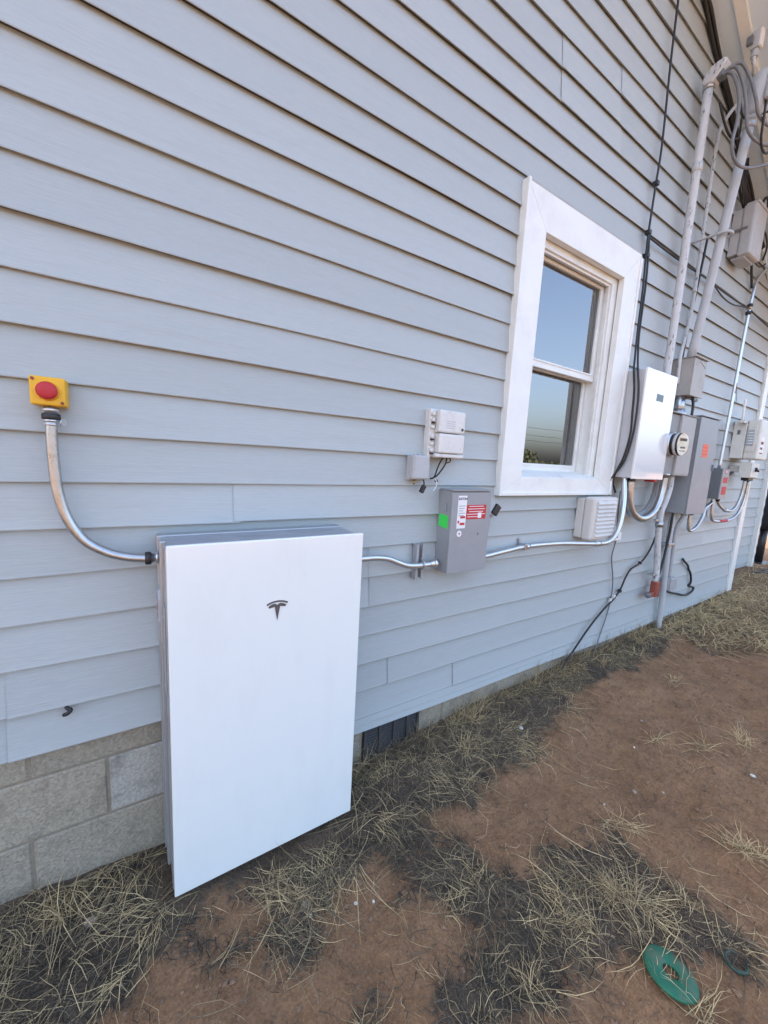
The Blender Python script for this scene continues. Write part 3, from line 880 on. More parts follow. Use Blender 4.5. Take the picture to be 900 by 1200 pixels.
for i in range(5): b.box(1.200, 1.240 - .006 * (i % 3), D + .0009, D + .0012, 1.236 - i * .0109, 1.239 - i * .0109)
b.build('fine_print', M['ink_grey'], ml)
b = MB(); b.box(1.212, 1.243, D + .0009, D + .0012, 1.181, 1.191); b.box(1.198, 1.208, D + .0009, D + .0012, 1.159, 1.171); b.box(1.212, 1.242, D + .0009, D + .0012, 1.150, 1.161)
b.build('red_print', M['label_red'], ml)
wl = MB().box(1.2495, 1.374, D + .0002, D + .0008, 1.175, 1.241).build('warning_label', M['label_red'], t)
b = MB()
for i, (xa, xb) in enumerate(((1.264, 1.357), (1.257, 1.366), (1.264, 1.355), (1.254, 1.368), (1.257, 1.324))):
    b.box(xa, xb, D + .0009, D + .0012, 1.233 - i * .012, 1.236 - i * .012)
b.box(1.322, 1.345, D + .0013, D + .0016, 1.180, 1.205)
b.build('warning_print', M['label_white'], wl)
rl = MB().cyl(P(1.214, D + .0002, 1.111), P(1.214, D + .0010, 1.111), .0145, seg=24).build('round_label', M['label_white'], t)
MB().cyl(P(1.214, D + .0008, 1.111), P(1.214, D + .0015, 1.111), .0052, seg=5).build('round_label_print', M['label_red'], rl)
MB().prism([P(ex0 - .0006, .010, 1.196), P(ex0 - .0006, .068, 1.190), P(ex0 - .0006, .068, 1.132), P(ex0 - .0006, .006, 1.138)], Vector((-.0008, 0, 0))).build('green_sticker', M['label_green'], t)
b = MB(); b.prism([P(ex1 + .002, .040, 1.195), P(ex1 + .002, .074, 1.200), P(ex1 + .002, .082, 1.165), P(ex1 + .002, .078, 1.105), P(ex1 + .002, .066, 1.075), P(ex1 + .002, .044, 1.11)], Vector((.010, 0, 0)))
b.build('lever_plate', M['grey_paint'], t)
b = MB(); b.tube([P(ex1 + .012, .066, 1.165), P(ex1 + .026, .078, 1.185), P(ex1 + .038, .088, 1.200)], .007, 8, 3)
b.build('lever_arm', M['grey_paint'], t)
b = MB(); b.box(ex1 + .024, ex1 + .058, .080, .096, 1.188, 1.240, .003)
bmesh.ops.rotate(b.bm, verts=list(b.bm.verts), cent=P(ex1 + .041, .088, 1.214), matrix=Matrix.Rotation(R(34), 3, 'Y'))
b.build('lever_grip', M['black'], t)
MB().box(1.330, 1.336, D, D + .002, 1.098, 1.110, .001).build('door_dimple', M['dark_grey'], t)
MB().tube([P(ex0 - .001, .050, 1.245), P(ex0 - .006, .052, 1.24), P(ex0 - .006, .052, 1.215), P(ex0 - .001, .050, 1.21)], .003, 6, 3).build('hasp', M['grey_paint'], t)

t = thing('bent_conduit', 'short metal conduit with a kink from the white cabinet to the grey safety switch', 'conduit', (.9, -.05, 1.0), group='metal conduits on the wall')
MB().tube([P(.640, .06, 1.034), P(.70, .06, 1.034), P(.75, .056, 1.032), P(.80, .052, 1.029), P(.863, .046, 1.017), P(.915, .045, .996), P(.965, .046, .978), P(1.02, .048, .972), P(1.10, .05, .972)], .0128, 14, 5).build('pipe', M['emt'], t)
b = MB(); b.lathe(P(1.088, .05, .972), (1, 0, 0), [(0, .0150), (.012, .0150), (.0125, .019), (.019, .019), (.0195, .0145), (.026, .0145), (.0265, .021), (.034, .021), (.0345, .016), (.045, .016)], 20)
b.build('connector', M['emt'], t)

t = thing('strut_channel', 'short upright slotted steel strut behind the conduit left of the safety switch', 'bracket', (1.05, 0, .97))
b = MB()
b.box(1.026, 1.030, .0, .030, .900, 1.062); b.box(1.066, 1.070, .0, .030, .900, 1.062); b.box(1.030, 1.066, -.004, .002, .900, 1.062)
b.box(1.030, 1.038, .027, .030, .900, 1.062); b.box(1.058, 1.066, .027, .030, .900, 1.062)
b.build('channel', M['flex'], t)
b = MB()
for z in (.915, 1.02, 1.045): b.box(1.043, 1.053, .0015, .003, z, z + .012, .001)
b.build('slot', M['black'], t)
b = MB(); b.tube([P(1.048, .035, .945), P(1.048, .062, .958), P(1.048, .067, .972), P(1.048, .062, .986), P(1.048, .035, 1.0)], .0035, 8, 4); b.build('pipe_clamp', M['emt'], t)

t = thing('bent_conduit', 'long thin steel conduit running right from the safety switch, then sweeping up to the gateway', 'conduit', (2, -.04, 1.0), group='metal conduits on the wall')
c3 = [P(1.390, .045, .971), P(1.46, .044, .975), P(1.60, .040, .986), P(1.78, .034, .996), P(2.05, .045, .994), P(2.22, .075, .988), P(2.36, .108, .984), P(2.45, .126, .996), P(2.515, .132, 1.045), P(2.558, .128, 1.13), P(2.592, .112, 1.25), P(2.618, .088, 1.345), P(2.628, .080, 1.395)]
MB().tube(c3, .0140, 12, 5).build('pipe', M['emt'], t)
b = MB(); b.lathe(P(1.400, .045, .9715), (1, 0, .03), [(0, .022), (.012, .022), (.0125, .0175), (.030, .0175)], 18); b.build('connector', M['emt'], t)
b = MB(); b.lathe(P(1.765, .0345, .9955), (1, 0, 0), [(0, .0165), (.03, .0165)], 14); b.build('coupling', M['emt'], t)
b = MB(); b.box(1.742, 1.762, -.004, .052, .980, 1.012, .002); b.box(1.744, 1.760, -.004, .006, 1.012, 1.036, .002); b.build('strap', M['galv'], t)
b = MB(); b.lathe(P(2.33, .101, .985), (1, -.22, -.02), [(0, .0168), (.05, .0168)], 14); b.build('coupling', M['emt'], t)
b = MB(); b.lathe(P(2.628, .080, 1.40), (0, 0, -1), [(0, .018), (.014, .018), (.0145, .015), (.03, .015)], 14); b.build('connector', M['emt'], t)

# ------------------------------------------------------------------ louvred vent hood
t = thing('louvered_vent', 'ivory louvred vent hood under the window corner beside the sweeping conduit', 'vent', (2.37, 0, 1.13))
MB().box(2.268, 2.545, -.006, .045, 1.012, 1.258, .008).build('back_plate', M['louver'], t)
MB().box(2.262, 2.540, .045, .108, 1.006, 1.268, .016, 3).build('hood', M['louver'], t)
for i in range(9):
    z = 1.030 + i * .0245
    MB().prism([P(2.300, .107, z), P(2.300, .119, z + .001), P(2.300, .117, z + .007), P(2.300, .107, z + .021)], Vector((.205, 0, 0))).build('louver', M['louver'], t)

# ------------------------------------------------------------------ gateway
gx0, gx1, gz0, gz1 = 2.601, 3.012, 1.385, 2.061
t = thing('gateway_cabinet', 'tall glossy white-fronted gateway cabinet right of the window with a small dark display', 'power gateway', (2.786, 0, 1.384))
MB().box(gx0 + .005, gx1 - .006, .010, .124, gz0 + .006, gz1 - .006, .006).build('case', M['gate_side'], t)
MB().box(gx0, gx1, .124, .140, gz0, gz1, .005, 3).build('front_panel', M['gate_front'], t)
MB().box(2.758, 2.848, .1398, .1412, 1.880, 1.924, .001).build('display', M['display'], t)
MB().box(gx0 + .02, gx1 - .02, -.008, .010, gz0 + .03, gz1 + .014, .002).build('wall_bracket', M['gate_side'], t)
MB().box(2.935, 2.985, .06, .12, gz0 - .016, gz0 + .006, .003).build('warning_tag', M['label_red'], t)
MB().lathe(P(2.668, .10, gz0 + .008), (0, 0, -1), [(0, .024), (.012, .024), (.0125, .028), (.024, .028), (.0245, .022), (.034, .022)], 12).build('gland_nut', M['black'], t)

t = thing('looped_conduit', 'thick grey flexible conduit hanging in a U below the gateway to the meter box', 'conduit', (2.93, -.1, 1.15), group='conduits looping under the gateway')
rg = lambda i: 1.0 + .05 * (i % 2)
MB().tube([P(2.668, .10, 1.385), P(2.672, .10, 1.30), P(2.695, .10, 1.225), P(2.755, .10, 1.160), P(2.86, .10, 1.120), P(2.96, .10, 1.125), P(3.05, .10, 1.165), P(3.105, .10, 1.235), P(3.13, .10, 1.32), P(3.135, .10, 1.43)],
          .022, 14, 14, ring=rg).build('pipe', M['galv'], t)
MB().lathe(P(3.135, .10, 1.43), (0, 0, -1), [(0, .03), (.012, .03), (.0125, .026), (.03, .026)], 14).build('connector', M['emt'], t)
t = thing('looped_conduit', 'darker flexible conduit looping close to the wall behind the thick U below the gateway', 'conduit', (2.9, -.04, 1.15), group='conduits looping under the gateway')
MB().tube([P(2.715, .045, 1.40), P(2.725, .045, 1.30), P(2.76, .045, 1.215), P(2.84, .045, 1.150), P(2.95, .045, 1.128), P(3.06, .045, 1.16), P(3.14, .045, 1.24), P(3.17, .045, 1.34), P(3.175, .045, 1.43)], .019, 12, 12, ring=rg).build('pipe', M['flex'], t)

# ------------------------------------------------------------------ meter box
t = thing('meter_box', 'beige-grey electric meter box with a round glass meter, half hidden by the gateway', 'electric meter', (3.16, 0, 1.42))
MB().box(2.97, 3.19, -.006, .118, 1.422, 1.838, .004).build('socket_case', M['meter_dark'], t)
MB().box(3.192, 3.432, -.006, .130, 1.420, 1.842, .004).build('breaker_case', M['meter'], t)
MB().box(3.196, 3.428, .130, .133, 1.432, 1.826, .002).build('door', M['meter'], t)
MB().box(2.968, 3.436, .0, .138, 1.8425, 1.848, .001).build('rain_lip', M['meter'], t)
MB().lathe(P(3.100, .118, 1.632), (0, -1, 0), [(0, .084), (.014, .084), (.016, .080), (.022, .080)], 32).build('socket_ring', M['emt'], t)
MB().lathe(P(3.100, .139, 1.632), (0, -1, 0), [(0, .072), (.012, .072), (.013, .070), (.045, .070)], 32).build('meter_body', M['black'], t)
MB().lathe(P(3.100, .156, 1.632), (0, -1, 0), [(0, .0715), (.016, .0715)], 32).build('meter_band', M['label_white'], t)
MB().lathe(P(3.100, .184, 1.632), (0, -1, 0), [(0, .069), (.002, .069)], 32).build('meter_face', M['meter_cream'], t)
b = MB(); b.box(3.06, 3.14, .1862, .1868, 1.652, 1.670)
b.box(3.075, 3.125, .1862, .1868, 1.606, 1.616); b.box(3.07, 3.13, .1862, .1868, 1.588, 1.592)
b.build('meter_print', M['display'], t)
MB().lathe(P(3.100, .141, 1.632), (0, -1, 0), [(0, .077), (.05, .076), (.062, .072), (.070, .058), (.073, .03), (.074, .004)], 32).build('glass_cover', M['meter_glass'], t)
MB().lathe(P(3.10, .06, 1.838), (0, 0, 1), [(0, .05), (.012, .05), (.014, .036), (.04, .034)], 20).build('hub', M['galv'], t)

# pull box above the meter
t = thing('pull_box', 'weathered beige pull box at the foot of the service mast', 'utility box', (3.34, 0, 2.0))
MB().box(3.255, 3.455, -.006, .122, 1.985, 2.238, .004).build('case', M['beige'], t)
MB().box(3.252, 3.458, .122, .130, 1.981, 2.232, .003).build('cover', M['beige'], t)
MB().box(3.245, 3.465, -.004, .140, 2.2385, 2.243, .001).build('rain_lip', M['beige'], t)
MB().prism([P(3.270, .130, 2.19), P(3.34, .130, 2.226), P(3.44, .130, 2.19), P(3.43, .130, 2.186), P(3.34, .130, 2.220), P(3.278, .130, 2.186)], Vector((0, -.003, 0))).build('cover_flange', M['beige'], t)
b = MB(); b.tube([P(3.26, .03, 1.985), P(3.30, .06, 1.972), P(3.36, .09, 1.978), P(3.42, .10, 1.966), P(3.46, .10, 1.972)], .010, 6, 3); b.build('sealant', M['dark_grey'], t)
t = thing('pipe_stub', 'short galvanised pipe joining the pull box to the meter box', 'conduit', (3.3, -.06, 1.9))
MB().cyl(P(3.29, .06, 1.845), P(3.29, .06, 1.99), .032, seg=20).build('pipe', M['galv'], t)
MB().lathe(P(3.29, .06, 1.845), (0, 0, 1), [(0, .052), (.022, .052), (.03, .04), (.05, .038)], 20).build('hub', M['galv'], t)
t = thing('cable', 'short black cable stub hanging below the beige pull box', 'cable', (3.38, -.12, 1.9))
MB().tube([P(3.375, .10, 1.99), P(3.372, .115, 1.93), P(3.362, .12, 1.85)], .009, 8, 4).build('lead', M['cable'], t)

# breaker panel
t = thing('breaker_panel', 'tall slate-grey breaker panel with a small orange sticker right of the meter', 'electrical panel', (3.66, 0, 1.13))
MB().box(3.488, 3.832, -.006, .130, 1.132, 1.862, .004).build('case', M['panel_grey'], t)
MB().box(3.484, 3.836, .131, .141, 1.130, 1.858, .003).build('door', M['panel_grey'], t)
MB().box(3.480, 3.842, .0, .150, 1.8625, 1.868, .001).build('rain_lip', M['panel_grey'], t)
MB().box(3.592, 3.690, .1412, .1418, 1.568, 1.666).build('orange_sticker', M['label_orange'], t)
b = MB()
for i in range(3): b.box(3.602, 3.68, .1420, .1423, 1.588 + i * .025, 1.592 + i * .025)
b.build('sticker_print', M['label_red'], t)
MB().box(3.82, 3.832, .1412, .150, 1.47, 1.52, .002).build('latch', M['dark_grey'], t)

# small disconnect
t = thing('disconnect_switch', 'small dark grey switch box with red stickers on its front edge beyond the tall panel', 'disconnect switch', (4.3, 0, 1.23))
MB().box(4.235, 4.38, -.006, .086, 1.236, 1.502, .004).build('case', M['dark_grey'], t)
MB().box(4.232, 4.383, .087, .097, 1.234, 1.496, .003).build('door', M['grey_paint'], t)
MB().box(4.262, 4.36, .0975, .0982, 1.375, 1.425).build('warning_label', M['label_red'], t)
MB().box(4.262, 4.36, .0975, .0982, 1.275, 1.345).build('warning_label', M['label_red'], t)
MB().cyl(P(4.305, .0975, 1.475), P(4.305, .0985, 1.475), .022, seg=20).build('round_label', M['label_red'], t)
MB().cyl(P(4.305, .0983, 1.475), P(4.305, .0992, 1.475), .013, seg=20).build('round_label_print', M['label_white'], t)
b = MB(); b.box(4.384, 4.398, .045, .075, 1.40, 1.46, .003); b.build('lever_plate', M['grey_paint'], t)
b = MB(); b.tube([P(4.396, .06, 1.44), P(4.43, .08, 1.452), P(4.465, .095, 1.475)], .011, 8, 3); b.build('lever_grip', M['black'], t)

# white interface cabinet and its lower box
t = thing('interface_cabinet', 'bulky off-white interface cabinet with a blue-grey side grille near the house corner', 'utility box', (4.78, 0, 1.6))
MB().box(4.640, 4.96, -.004, .090, 1.605, 1.945, .006).build('base', M['ivory'], t)
MB().box(4.650, 4.955, .090, .185, 1.600, 1.950, .014, 3).build('cover', M['ivory'], t)
MB().box(4.641, 4.652, .100, .160, 1.665, 1.90, .003).build('side_frame', M['ivory'], t)
b = MB(); b.box(4.634, 4.641, .108, .150, 1.72, 1.86, .002); b.build('side_grille', M['grille'], t)
for i in range(5): MB().box(4.630, 4.634, .112, .146, 1.735 + i * .024, 1.742 + i * .024).build('slat', M['label_white'], t)
MB().box(4.70, 4.80, .1852, .1858, 1.64, 1.80).build('label', M['label_white'], t)
b = MB(); b.box(4.71, 4.78, .1859, .1863, 1.735, 1.76); b.box(4.71, 4.77, .1859, .1863, 1.69, 1.71); b.box(4.71, 4.79, .1859, .1863, 1.65, 1.662)
b.build('label_print', M['rust_red'], t)
MB().box(4.636, 4.641, .03, .05, 1.82, 1.86, .001).build('side_clip', M['dark_grey'], t)
t = thing('termination_box', 'small ivory box with a black latch hung under the off-white cabinet', 'utility box', (4.8, 0, 1.43))
MB().box(4.69, 4.90, .070, .150, 1.432, 1.572, .006).build('case', M['ivory'], t)
MB().box(4.70, 4.88, -.004, .070, 1.48, 1.54, .004).build('mount', M['beige'], t)
MB().box(4.692, 4.898, .150, .158, 1.437, 1.567, .004).build('cover', M['ivory'], t)
b = MB(); b.box(4.79, 4.82, .158, .172, 1.49, 1.53, .004); b.tube([P(4.80, .168, 1.51), P(4.78, .185, 1.50), P(4.76, .19, 1.495)], .008, 8, 3); b.build('latch', M['black'], t)
MB().box(4.735, 4.86, .085, .140, 1.405, 1.433, .004).build('gland_block', M['black'], t)
t = thing('antenna', 'thin white rod aerial standing above the off-white interface cabinet', 'antenna', (4.50, -.06, 1.94))
MB().tube([P(4.56, .07, 1.93), P(4.555, .07, 2.04), P(4.55, .07, 2.125)], .009, 8, 2).build('rod', M['label_white'], t)
MB().box(4.545, 4.66, .05, .09, 1.915, 1.935, .003).build('foot', M['ivory'], t)

# conduits among the right-hand boxes
t = thing('curved_conduit', 'short bent conduit between the small dark switch box and the ivory box, upper of two', 'conduit', (4.5, -.06, 1.15), group='conduits joining the right-hand boxes')
MB().tube([P(4.335, .06, 1.240), P(4.345, .065, 1.195), P(4.42, .07, 1.155), P(4.52, .075, 1.128), P(4.63, .085, 1.120), P(4.71, .095, 1.165), P(4.755, .105, 1.265), P(4.762, .11, 1.41)], .0125, 10, 5).build('pipe', M['galv'], t)
MB().lathe(P(4.335, .06, 1.240), (0, 0, -1), [(0, .02), (.016, .02), (.017, .016), (.03, .016)], 12).build('gland_nut', M['black'], t)
MB().lathe(P(4.50, .074, 1.132), (1, -.05, -.2), [(0, .019), (.04, .019)], 12).build('coupling', M['emt'], t)
t = thing('curved_conduit', 'bent conduit with a red band under the small dark switch box', 'conduit', (4.5, -.06, 1.05), group='conduits joining the right-hand boxes')
MB().tube([P(4.285, .05, 1.240), P(4.282, .05, 1.12), P(4.30, .052, 1.055), P(4.36, .055, 1.030), P(4.50, .065, 1.025), P(4.66, .08, 1.035), P(4.77, .10, 1.095), P(4.82, .115, 1.22), P(4.828, .12, 1.41)], .0125, 10, 5).build('pipe', M['galv'], t)
MB().tube([P(4.46, .062, 1.0262), P(4.56, .070, 1.0275), P(4.60, .074, 1.0295)], .0135, 10, 3).build('red_band', M['red'], t)
t = thing('curved_conduit', 'short bent conduit from the tall grey panel bottom up to the small dark switch box', 'conduit', (4.0, -.06, 1.0), group='conduits joining the right-hand boxes')
MB().tube([P(3.80, .06, 1.135), P(3.80, .06, 1.04), P(3.815, .06, .985), P(3.87, .06, .972), P(3.97, .06, 1.00), P(4.06, .06, 1.075), P(4.105, .055, 1.15), P(4.245, .05, 1.20), P(4.26, .05, 1.24)], .0125, 10, 5).build('pipe', M['galv'], t)
MB().box(3.78, 3.82, .04, .08, 1.105, 1.133, .004).build('connector', M['black'], t)
t = thing('steel_conduit', 'long bare steel conduit rising from the small dark switch box to the eave', 'conduit', (4.37, -.03, 1.5), group='metal conduits on the wall')
MB().tube([P(4.345, .03, 1.50), P(4.36, .03, 1.80), P(4.375, .03, 2.10), P(4.385, .03, 2.50), P(4.400, .03, 2.78), P(4.425, .03, 2.98), P(4.47, .03, 3.10), P(4.56, .035, 3.18), P(4.75, .05, 3.28)], .0125, 12, 5).build('pipe', M['emt'], t)
MB().lathe(P(4.402, .03, 2.84), (0.05, 0, 1), [(0, .017), (.05, .017)], 12).build('coupling', M['emt'], t)
b = MB(); b.lathe(P(4.397, .03, 2.80), (0, 0, 1), [(0, .019), (.012, .021), (.024, .019)], 12); b.lathe(P(4.404, .03, 2.86), (0, 0, 1), [(0, .019), (.012, .021), (.024, .019)], 12); b.build('tape_wrap', M['cable'], t)
b = MB(); b.tube([P(4.3775, .0315, 2.15), P(4.379, .0315, 2.19), P(4.380, .0315, 2.235)], .0122, 10, 2); b.build('rust_band', M['rust_red'], t)

# ------------------------------------------------------------------ masts
t = thing('service_mast', 'thick peeling white mast with a hooded weatherhead left of the smooth one', 'service mast', (3.03, -.06, 1.85), group='service masts')
MB().tube([P(3.03, .06, 1.84), P(3.03, .06, 2.6), P(3.025, .06, 3.2), P(3.022, .06, 3.80)], .024, 16, 3).build('pipe', M['paint_pipe'], t)
MB().lathe(P(3.026, .06, 3.32), (0, 0, 1), [(0, .0275), (.05, .0275)], 16).build('coupling', M['paint_pipe'], t)
MB().lathe(P(3.022, .06, 3.775), (0, 0, 1), [(0, .031), (.02, .031), (.022, .027), (.05, .027)], 16).build('collar', M['galv'], t)
b = MB()
b.prism([P(2.986, .030, 3.80), P(2.986, .085, 3.785), P(2.986, .125, 3.822), P(2.986, .152, 3.868), P(2.986, .135, 3.892), P(2.986, .075, 3.885), P(2.986, .035, 3.850)], Vector((.078, 0, 0)), smooth=False)
o = b.build('weatherhead', M['paint_pipe'], t); bv = o.modifiers.new('bevel', 'BEVEL'); bv.width = .016; bv.segments = 3
MB().box(2.995, 3.056, .085, .135, 3.800, 3.835, .006).build('insulator', M['dark_grey'], t)
# service mast with big weather cap
t = thing('service_mast', 'smooth grey mast leaning out under a large weather cap at the eave', 'service mast', (3.28, -.1, 2.24), group='service masts')
MB().tube([P(3.292, .085, 2.235), P(3.290, .12, 2.6), P(3.270, .165, 3.05), P(3.235, .225, 3.60)], .027, 18, 3).build('pipe', M['pvc_grey'], t)
MB().lathe(P(3.238, .22, 3.565), (-.03, -.12, 1), [(0, .033), (.02, .033), (.022, .030), (.035, .030), (.037, .036), (.06, .042)], 18).build('collar', M['pvc_grey'], t)
b = MB(); b.lathe(P(3.235, .227, 3.62), (-.03, -.12, 1), [(0, .040), (.02, .052), (.05, .058), (.15, .060), (.20, .052), (.225, .034), (.232, .01)], 20)
b.build('weather_cap', M['pvc_grey'], t)
b = MB(); b.box(3.185, 3.28, .285, .325, 3.66, 3.80, .012); b.build('cap_lip', M['pvc_grey'], t)
b = MB(); b.box(3.218, 3.236, .0, .150, 2.989, 2.999, .002); b.tube([P(3.225, .14, 2.994), P(3.235, .195, 2.994), P(3.272, .212, 2.994), P(3.312, .195, 2.994), P(3.322, .14, 2.994)], .009, 8, 4); b.build('mast_strap', M['pvc_grey'], t)
# thin pipe between the masts
t = thing('thin_conduit', 'slim peeling white pipe weaving up between the two masts to the eave sensor', 'conduit', (3.30, -.03, 2.05))
MB().tube([P(3.235, .050, 2.06), P(3.225, .050, 2.17), P(3.235, .045, 2.27), P(3.29, .035, 2.40), P(3.325, .03, 2.52), P(3.335, .03, 2.72), P(3.325, .03, 3.10), P(3.318, .03, 3.45), P(3.325, .03, 3.66), P(3.340, .035, 3.735), P(3.385, .06, 3.83), P(3.395, .115, 3.885), P(3.33, .165, 3.90), P(3.235, .20, 3.905), P(3.207, .20, 3.935), P(3.210, .20, 3.965)], .0108, 12, 5).build('pipe', M['paint_pipe'], t)
for z in (2.70, 3.26, 2.95):
    MB().lathe(P(3.332, .03, z), (0, 0, 1), [(0, .0135), (.03, .0135)], 12).build('coupling', M['paint_pipe'], t)
# sensor on short conduit beneath the eave
t = thing('sensor_head', 'small grey sensor on top of the slim pipe below the white eave batten', 'sensor', (3.21, -.20, 3.95))
MB().lathe(P(3.210, .20, 3.945), (0, 0, 1), [(0, .018), (.012, .020), (.02, .016), (.03, .020), (.045, .016)], 14).build('coupling', M['pvc_grey'], t)
MB().box(3.184, 3.236, .178, .216, 3.985, 4.085, .006).build('body', M['pvc_grey'], t)
MB().box(3.190, 3.231, .216, .230, 3.985, 4.078, .004).build('face', M['label_white'], t)
MB().box(3.160, 3.184, .165, .195, 4.005, 4.05, .004).build('arm', M['dark_grey'], t)

# terminal box under the eave
t = thing('terminal_box', 'grey cable terminal box high on the wall beneath the eave, latched on its side', 'utility box', (3.95, 0, 3.1))
MB().box(3.870, 4.09, -.006, .055, 3.105, 3.425, .006).build('back_box', M['lightgrey'], t)
MB().box(3.860, 4.10, .055, .135, 3.085, 3.440, .016, 2).build('cover', M['lightgrey'], t)
MB().box(3.853, 3.862, .020, .10, 3.262, 3.280, .003).build('latch', M['dark_grey'], t)
MB().box(3.88, 4.08, .02, .10, 3.070, 3.086, .004).build('bottom_cap', M['flex'], t)
MB().box(3.866, 4.094, .070, .142, 3.428, 3.447, .004).build('top_cap', M['lightgrey'], t)

# ------------------------------------------------------------------ cables
t = tag(MB().tube([P(2.606, .02, 4.05), P(2.617, .02, 3.74), P(2.645, .02, 3.34), P(2.637, .02, 3.13), P(2.625, .022, 2.87), P(2.630, .022, 2.74), P(2.632, .030, 2.55), P(2.628, .036, 2.29), P(2.618, .046, 2.14), P(2.598, .060, 2.05), P(2.590, .082, 1.93), P(2.589, .090, 1.80), P(2.589, .095, 1.66), P(2.588, .075, 1.52), P(2.586, .042, 1.42), P(2.59, .03, 1.36), P(2.62, .04, 1.29)], .0062, 8, 6).build('cable', M['cable']),
        'black cable dropping down the wall just right of the window casing', 'cable')
t = tag(MB().tube([P(2.630, .024, 2.86), P(2.642, .030, 2.73), P(2.648, .036, 2.55), P(2.642, .040, 2.29), P(2.632, .055, 2.15), P(2.594, .085, 2.05), P(2.588, .108, 1.93), P(2.587, .116, 1.80), P(2.587, .112, 1.66), P(2.586, .085, 1.50), P(2.584, .030, 1.40), P(2.575, .012, 1.34), P(2.60, .012, 1.27)], .0062, 8, 6).build('cable', M['cable']),
        'second black cable swinging away from the casing in front of the gateway side', 'cable')
for (x, z) in ((2.6386, 3.13), (2.626, 2.86), (2.642, 2.735)):
    tag(MB().box(x - .014, x + .014, .004, .034, z - .012, z + .012, .003).build('cable_clip', M['black']),
        {3.13: 'black clip holding the lone cable above the window', 2.86: 'black clip where the sideways cable leaves the upright one', 2.735: 'black clip at the upper right corner of the casing'}[z], 'cable clip', 'clips on the black wall cable')
tag(MB().tube([P(2.626, .020, 2.84), P(2.80, .018, 2.838), P(3.0, .015, 2.84), P(3.29, .018, 2.842), P(3.52, .02, 2.85), P(3.60, .02, 2.85), P(3.86, .022, 2.842), P(4.15, .022, 2.846), P(4.40, .022, 2.856), P(4.75, .022, 2.838), P(5.19, .022, 2.82)], .006, 8, 4).build('cable', M['cable']),
    'black cable running level behind the masts to the steel conduit', 'cable')
tag(MB().tube([P(3.50, .03, 2.845), P(3.62, .032, 2.83), P(3.80, .036, 2.79), P(4.0, .038, 2.785), P(4.22, .038, 2.82), P(4.40, .04, 2.85)], .005, 8, 4).build('cable', M['cable']),
    'sagging thin black cable below the level one right of the masts', 'cable')
tag(MB().tube([P(3.345, .035, 1.06), P(3.29, .03, .90), P(3.235, .022, .81), P(3.153, .02, .755), P(3.03, .018, .722), P(2.965, .02, .668), P(2.912, .02, .585), P(2.83, .02, .520), P(2.72, .02, .468), P(2.56, .022, .37), P(2.38, .028, .235), P(2.24, .035, .13), P(2.15, .06, .05)], .0065, 8, 5).build('cable', M['cable']),
    'thick black cable slanting down left from the peeling pipe to the ground', 'cable')
tag(MB().tube([P(2.70, .03, 1.30), P(2.735, .02, 1.12), P(2.770, .012, .96), P(2.745, .012, .84), P(2.80, .012, .68), P(2.815, .012, .56), P(2.79, .012, .42), P(2.72, .014, .25), P(2.64, .03, .12), P(2.60, .06, .05)], .0042, 7, 5).build('cable', M['cable_grey']),
    'thin dark grey wire hanging straight through the white plate', 'cable')
for (x, z, r) in ((2.906, .575, .012), (3.155, .757, .010)):
    tag(MB().box(x - r, x + r, .008, .030, z - r, z + r, .003).build('cable_clip', M['black']), 'black clip on the thick slanting cable, ' + ('lower one near the grey wire' if z < .7 else 'upper one at its bend'), 'cable clip')
b = MB(); b.box(2.83, 2.88, .004, .022, .522, .548, .003); b.box(2.80, 2.82, .004, .02, .50, .53, .002)
tag(b.build('cable_tie', M['cream']), 'pale strip of tape around the thick slanting cable', 'tape')
t = thing('wall_plate', 'small white plate on the thin grey wire right of the vent hood', 'wall plate', (2.755, 0, .98))
MB().box(2.708, 2.812, -.004, .024, .957, 1.012, .003).build('plate', M['label_white'], t)
MB().box(2.735, 2.765, .0242, .0248, .975, .990).build('plate_print', M['ink_grey'], t)
tag(MB().tube([P(3.50, .05, 1.14), P(3.500, .05, 1.0), P(3.495, .045, .88), P(3.475, .045, .76), P(3.445, .045, .66), P(3.40, .045, .58)], .009, 8, 5).build('cable', M['cable']),
    'black cable hanging from the tall grey panel past the red fitting', 'cable')
tag(MB().tube([P(3.94, .012, .71), P(4.0, .014, .675), P(4.07, .012, .64), P(4.12, .006, .60), P(4.165, .012, .55), P(4.195, .014, .48), P(4.192, .008, .44)], .009, 8, 4).build('cable', M['cable']),
    'loose black cable end poking out of the siding below the panel', 'cable')
tag(MB().tube([P(4.17, .004, .44), P(4.25, .014, .415), P(4.285, .014, .405), P(4.262, .014, .375), P(4.17, .014, .355), P(4.07, .014, .366), P(3.93, .014, .40), P(3.80, .014, .43), P(3.64, .014, .478)], .009, 8, 4).build('cable', M['cable']),
    'loose black cable curling low on the siding right of the grey outlet', 'cable')
tag(MB().tube([P(-.202, -.004, .668), P(-.196, .008, .664), P(-.188, .014, .660), P(-.196, .016, .652), P(-.205, .008, .646)], .0055, 8, 4).build('cable_stub', M['cable']),
    'short black cable stub poking from the lowest left siding board', 'cable')
